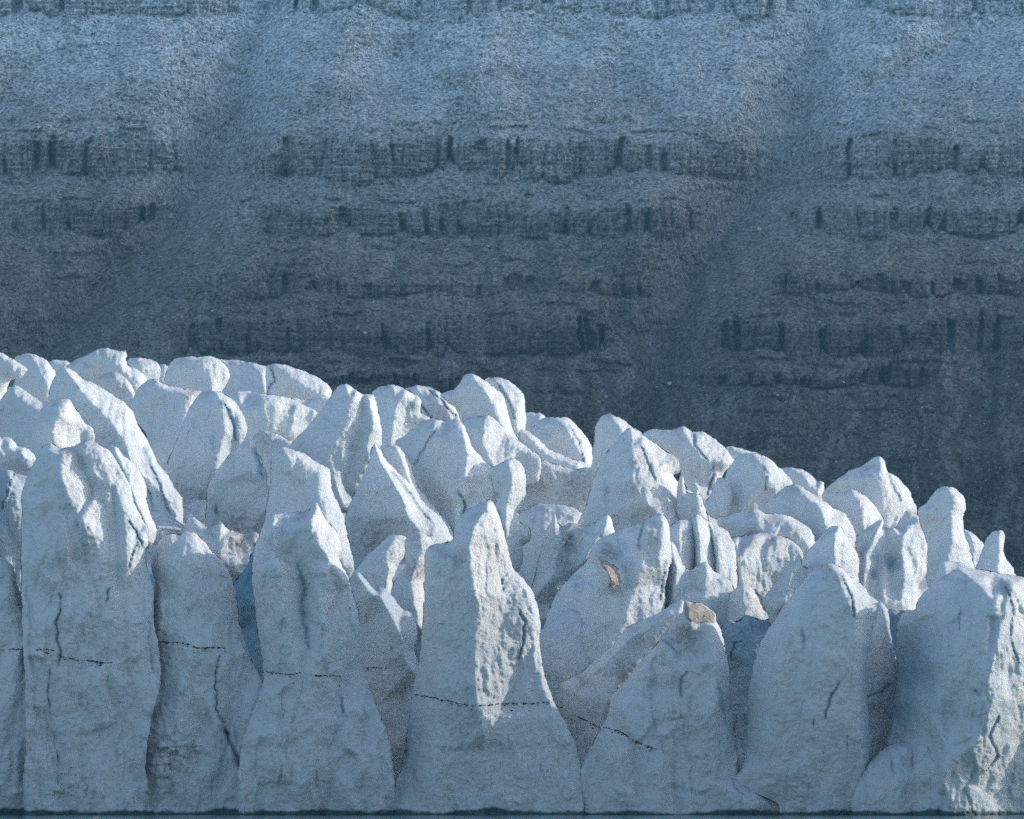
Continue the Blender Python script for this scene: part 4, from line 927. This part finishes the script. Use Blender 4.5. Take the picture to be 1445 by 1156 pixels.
S('ice_ridge', 'leaning diagonal slab of smooth shaded ice, rising rightward from the lit slab', 'L', 512,
  [(150, 560), (220, 520), (300, 470), (400, 380), (500, 290), (600, 175), (690, 130), (800, 80), (900, 20), (980, -20, 20), (1000, 60, 38), (900, 150, 42), (780, 300, 42), (640, 480, 42), (560, 620, 42), (470, 780, 38), (440, 900, 36), (380, 1080, 34), (310, 1300, 34), (310, 1480, 34), (200, 1480), (230, 1000), (180, 760)],
  [[(320, 500, 24), (420, 420, 44), (560, 290, 52), (700, 170, 50), (880, 60, 44)], [(300, 640, 40), (420, 640, 44), (520, 520, 40), (700, 280, 34)], [(280, 800, 26), (340, 860, 30), (300, 1100, 26)]],
  soft=3, dirt=[(300, 540, 10, .8), (600, 520, 12, .9), (640, 440, 9, .8), (570, 590, 9, .7)], bands=[[(250, 770), (330, 810), (420, 855)]])
S('ice_tower', 'broad front block with a jagged brown top lit by the sun, right of centre', 'L', 502,
  [(500, 640), (600, 520), (700, 390), (800, 290), (850, 200), (930, 110), (985, 60), (990, -10), (1040, 0), (1110, 10), (1190, 60), (1212, 135), (1240, 190), (1262, 280), (1280, 380), (1300, 480), (1310, 700), (1320, 900), (1310, 1100), (1315, 1500), (320, 1500), (330, 1150), (400, 950), (430, 860), (470, 770)],
  [[(1000, 12, 52), (995, 70, 62), (1010, 128, 60)], [(1100, 40, 30), (1120, 120, 36)], [(1190, 70, 14), (1200, 130, 18)], [(840, 260, 40), (900, 320, 50), (1010, 300, 46), (1060, 200, 50), (1150, 180, 48)], [(850, 300, 54), (930, 460, 62), (960, 640, 56), (930, 900, 62), (800, 1200, 66), (800, 1450, 66)], [(1190, 160, 40), (1200, 400, 56), (1200, 700, 56), (1200, 1000, 52), (1200, 1400, 50)], [(560, 700, 40), (600, 900, 56), (500, 1300, 56)]],
  soft=2.4, caps=[('silt_crust', [(985, 5), (1010, -5), (1050, 8), (1110, 12), (1150, 45), (1195, 62), (1212, 100), (1208, 138), (1150, 140), (1090, 148), (1040, 135), (1000, 100), (990, 50)], 2.0, 'pale brown silty cap lit by the sun')],
  dirt=[(1010, 50, 10, .6), (970, 220, 22, .8), (1070, 330, 14, .4), (970, 560, 12, .6), (1250, 700, 8, .5)], cracks=[([(840, 255), (890, 290), (935, 330)], 1.6, 5), ([(1000, 470), (960, 560), (965, 640)], 1.6, 4), ([(1225, 560), (1250, 720), (1275, 830)], 1.8, 6), ([(900, 800), (1000, 780)], 1.0, 4)],
  thick=.3, bands=[[(430, 845), (540, 870), (640, 935), (720, 975), (805, 1000)]], lump=.1, wall=1000)
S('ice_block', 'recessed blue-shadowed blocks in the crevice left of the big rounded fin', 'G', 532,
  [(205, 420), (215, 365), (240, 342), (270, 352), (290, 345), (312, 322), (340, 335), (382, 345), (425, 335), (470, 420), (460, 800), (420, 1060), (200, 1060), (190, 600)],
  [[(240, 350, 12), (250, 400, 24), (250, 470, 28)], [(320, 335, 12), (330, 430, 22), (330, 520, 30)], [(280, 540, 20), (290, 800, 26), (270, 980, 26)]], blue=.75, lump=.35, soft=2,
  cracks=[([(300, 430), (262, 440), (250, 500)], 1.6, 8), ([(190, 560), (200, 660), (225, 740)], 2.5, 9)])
S('ice_block', 'low rubbly foot of the wall at the waterline left of the big rounded fin', 'G', 498,
  [(90, 1020), (150, 990), (250, 985), (290, 1005), (360, 1040), (430, 1080), (520, 1130), (600, 1165), (600, 1210), (0, 1210), (20, 1080)],
  [[(160, 1000, 10), (250, 1040, 22), (350, 1100, 24), (300, 1180, 22)]], lump=.35, cracks=[([(250, 990), (280, 1040), (300, 1060)], 1.3, 6)], dirt=[(430, 1120, 12, .3)])
S('ice_tower', 'big rounded fin, smooth shaded face with a small slit, standing alone right of centre', 'G', 500,
  [(296, 960), (312, 870), (320, 700), (326, 600), (350, 500), (372, 430), (412, 368), (462, 290), (520, 218), (560, 165), (600, 130), (650, 113), (692, 125), (742, 170), (792, 210), (822, 250), (852, 272), (845, 320), (828, 360), (822, 440), (806, 480), (800, 560), (806, 700), (822, 800), (822, 930), (795, 1000), (772, 1100), (735, 1150), (700, 1210), (500, 1210), (480, 1100), (400, 1060), (280, 1010)],
  [[(648, 120, 34), (690, 180, 62), (740, 260, 74), (765, 350, 80), (780, 450, 80), (778, 560, 78), (785, 700, 70), (795, 850, 58), (780, 980, 50)], [(560, 200, 50), (480, 400, 66), (420, 600, 60), (400, 800, 56), (400, 960, 48)], [(700, 150, 50), (755, 250, 56), (800, 300, 40)], [(620, 500, 76), (600, 800, 72), (620, 1050, 60), (620, 1180, 56)]],
  soft=3.5, col=4, und=3.5, fl=1.8, sc=1.0, fac=2.0, dirt=[(650, 125, 12, .5), (690, 170, 8, .7), (770, 270, 14, .3)],
  cracks=[([(692, 600), (650, 670), (636, 745)], 1.4, 8), ([(700, 160), (735, 240), (755, 330)], 2.4, 9), ([(632, 860), (628, 905)], .9, 5), ([(592, 740), (590, 790)], .8, 4), ([(725, 820), (722, 890)], .8, 4), ([(540, 380), (548, 460)], 1.5, 3)], rubble=[(530, 1010, 14, .5)], wall=1050)
S('ice_fin', 'tapering side fin hugging the right side of the big rounded fin', 'G', 512,
  [(835, 330), (850, 268, 12), (888, 300, 30), (902, 400, 38), (922, 500, 42), (937, 620, 42), (928, 700, 40), (892, 780, 36), (865, 880, 34), (838, 950, 30), (800, 960), (780, 700), (790, 480)],
  [[(855, 290, 20), (850, 400, 34), (870, 520, 44), (880, 600, 46)], [(860, 650, 36), (870, 740, 34), (840, 860, 30)]], soft=2.4, blue=.22, cracks=[([(805, 660), (860, 640), (905, 600)], 1.8, 6)])
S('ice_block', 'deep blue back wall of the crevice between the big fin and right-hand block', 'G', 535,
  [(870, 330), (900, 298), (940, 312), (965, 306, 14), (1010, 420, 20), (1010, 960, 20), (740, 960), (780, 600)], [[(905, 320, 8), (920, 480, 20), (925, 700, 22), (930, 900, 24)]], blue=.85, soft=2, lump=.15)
S('ice_tower', 'huge right-hand block cut by the frame, shaded left face and rugged sunlit right flank', 'G', 502,
  [(862, 900), (880, 800), (905, 700), (925, 600), (922, 480), (928, 370), (945, 320), (965, 306), (1000, 298), (1012, 268), (1042, 228), (1092, 186), (1130, 158), (1162, 138), (1202, 128), (1262, 136), (1320, 150), (1390, 160), (1460, 175), (1600, 230), (1640, 600), (1640, 1210), (850, 1210)],
  [[(1180, 140, 40), (1250, 190, 80), (1320, 260, 110), (1350, 370, 128), (1330, 480, 136), (1290, 560, 142), (1270, 620, 142), (1320, 680, 138), (1290, 760, 140), (1230, 860, 140), (1150, 915, 138), (1112, 1000, 134), (1150, 1085, 130), (1118, 1180, 128)],
   [(1010, 300, 16), (1000, 420, 26), (960, 560, 18), (920, 700, 14), (890, 840, 14)], [(1100, 220, 50), (1120, 400, 90), (1130, 560, 104), (1060, 720, 88), (1020, 840, 76), (1000, 1000, 90), (990, 1180, 96)],
   [(1400, 200, 86), (1440, 400, 76), (1430, 560, 84), (1445, 700, 72), (1420, 850, 52), (1400, 1000, 38), (1400, 1180, 32)], [(1345, 760, 104), (1340, 840, 90), (1270, 960, 96), (1240, 1060, 100), (1240, 1180, 98)], [(1300, 1000, 76), (1310, 1180, 70)], [(1500, 400, 40), (1520, 700, 34), (1520, 1000, 14), (1520, 1180, 10)]],
  soft=2.2, col=7, und=4, fl=4.5, sc=2.2, fac=4.5, rough=1.0, lump=.08, dirt=[(1380, 190, 22, .35), (1250, 150, 14, .25)],
  cracks=[([(1370, 200), (1400, 300), (1390, 420), (1420, 520)], 2, 6), ([(1180, 310), (1182, 380)], .9, 4), ([(1245, 630), (1262, 650)], 1.6, 7), ([(1240, 960), (1205, 1040), (1250, 1150)], 3, 4), ([(1340, 740), (1300, 820), (1340, 900), (1290, 960)], 2.4, 9)], bluep=[(965, 560, 42, .75), (925, 720, 36, .9), (1000, 440, 34, .45), (1040, 700, 34, .3), (1310, 780, 14, .45), (1240, 1080, 12, .5), (1420, 440, 14, .3), (1370, 1000, 26, .3), (1390, 700, 16, .4)])
S('ice_block', 'rounded broken boulder of ice at the waterline in front of the huge right-hand block', 'G', 499,
  [(775, 1210), (776, 1080), (800, 990), (842, 925), (892, 868), (932, 842), (985, 852), (1010, 880), (1040, 960), (1060, 1060), (1070, 1210)],
  [[(930, 850, 24), (920, 920, 52), (930, 1010, 66), (940, 1150, 70)], [(990, 870, 30), (1010, 980, 56), (1030, 1100, 50)]], lump=.45, cracks=[([(905, 905), (915, 970)], 1.6, 6), ([(1000, 860), (990, 940)], 1.2, 5)], dirt=[(1000, 900, 10, .5)], wall=1000)

S('ice_block', 'low snowy shelf behind the huge right-hand block, at the foot of the leaning cone', 'D', 522,
  [(1000, 720), (1022, 655), (1048, 600), (1062, 565), (1100, 558), (1160, 565), (1205, 592), (1262, 622), (1340, 622), (1440, 638), (1600, 660), (1600, 900), (980, 900)],
  [[(1075, 572, 16), (1070, 640, 34), (1040, 760, 40)], [(1180, 590, 16), (1250, 660, 34), (1400, 700, 34)]], soft=3)

# ---- glacier body under and between the pinnacles
def glacier_body():
    xs = np.arange(-190, 215, 1.25); ys = np.concatenate([[551, 552], np.arange(553.5, 640, 1.9), np.arange(640, 1250, 7.5)])
    X, Yg = np.meshgrid(xs, ys)
    T = np.array([t[:3] for t in TOPS] + [(-200, 600, 55), (-180, 780, 80), (130, 800, 30), (180, 700, 22), (230, 600, 20)])
    Zs = np.zeros_like(X); Wt = np.zeros_like(X)
    for tx, ty, tz in T:
        w = 1 / (((X - tx) / 1.0) ** 2 + ((Yg - ty) / 1.4) ** 2 + 60) ** 1.6
        Zs += w * tz; Wt += w
    Z = Zs / Wt - 17
    P = np.array(sorted([(0, 530), (110, 520), (240, 530), (420, 560), (520, 590), (620, 600), (740, 640), (830, 690), (900, 650), (1000, 650), (1100, 710), (1180, 720), (1300, 760), (1445, 860)]))
    u = W0 / 2 + X / Yg * FOC
    sky = np.interp(u, P[:, 0], P[:, 1], left=530, right=900) + 45
    cap = CAMZ + (HORIZON - sky) * PX * Yg
    Z = np.minimum(Z, cap)
    Z += 1.5 * fbm(X / 14, Yg / 20, 901, 4) + 0.5 * fbm(X / 3, Yg / 4, 902, 3)
    Z = Z * smooth(1240, 950, Yg) - 3 * smooth(950, 1240, Yg)
    Yj = Yg + 2.2 * fbm(X / 6, Yg * 0 + Z / 10, 903, 3) * (Yg < 555)
    Z[0] = -4; Z[1] = Z[2] - 1.5; 
    nr, nc = X.shape; idx = np.arange(nr * nc).reshape(nr, nc)
    F = np.stack([idx[:-1, :-1], idx[:-1, 1:], idx[1:, 1:], idx[1:, :-1]], -1).reshape(-1, 4)
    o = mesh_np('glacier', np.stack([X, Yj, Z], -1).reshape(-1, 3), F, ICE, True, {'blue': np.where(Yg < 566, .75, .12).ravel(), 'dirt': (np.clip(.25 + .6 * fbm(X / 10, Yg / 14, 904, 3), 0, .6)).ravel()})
    tag(o, kind='structure')
glacier_body()

# ---- bits of floating ice at the foot
def floe(u, v, w, hgt, seed, label):
    Yd = CAMZ / ((v - HORIZON) * PX); s = Yd * PX
    V, F = rock_mesh(seed, 2)
    V = V * np.array([w * s / 2, w * s / 2.4, hgt * s]); 
    o = mesh_np('ice_floe', V, F, ICE, True, {'blue': np.full(len(V), .05), 'dirt': np.zeros(len(V))}); o.location = at(u, v, Yd)
    tag(o, label, 'ice floe', 'bits of ice floating at the foot of the glacier')
floe(136, 1155.0, 17, 3.4, 501, 'small round lump of white ice floating below the biggest left tower')
floe(805, 1155.6, 18, 1.3, 502, 'low flat strip of white ice on the water right of the middle slab')
floe(893, 1155.2, 28, 2.0, 503, 'wider flat strip of white ice on the water right of the first strip')
floe(215, 1156.5, 12, 1.2, 504, 'tiny flat scrap of ice on the water right of the round lump')

# ---- air
def haze():
    m = bpy.data.materials.new('air'); m.use_nodes = True; nt = m.node_tree
    for n in list(nt.nodes): nt.nodes.remove(n)
    out = nt.nodes.new('ShaderNodeOutputMaterial'); v = nt.nodes.new('ShaderNodeVolumePrincipled')
    v.inputs['Color'].default_value = (0.26, 0.67, 1.0, 1); v.inputs['Density'].default_value = HAZE
    v.inputs['Anisotropy'].default_value = 0.0
    nt.links.new(v.outputs[0], out.inputs['Volume'])
    x0, x1, y0, y1, z0, z1 = -9500, 11000, -150, 8800, -14, 1800
    V = np.array([(x, y, z) for x in (x0, x1) for y in (y0, y1) for z in (z0, z1)], float)
    F = np.array([(0, 1, 3, 2), (4, 6, 7, 5), (0, 4, 5, 1), (2, 3, 7, 6), (0, 2, 6, 4), (1, 5, 7, 3)])
    tag(mesh_np('haze', V, F, m, False), kind='stuff')
HAZE = 3.8e-5
if HAZE: haze()
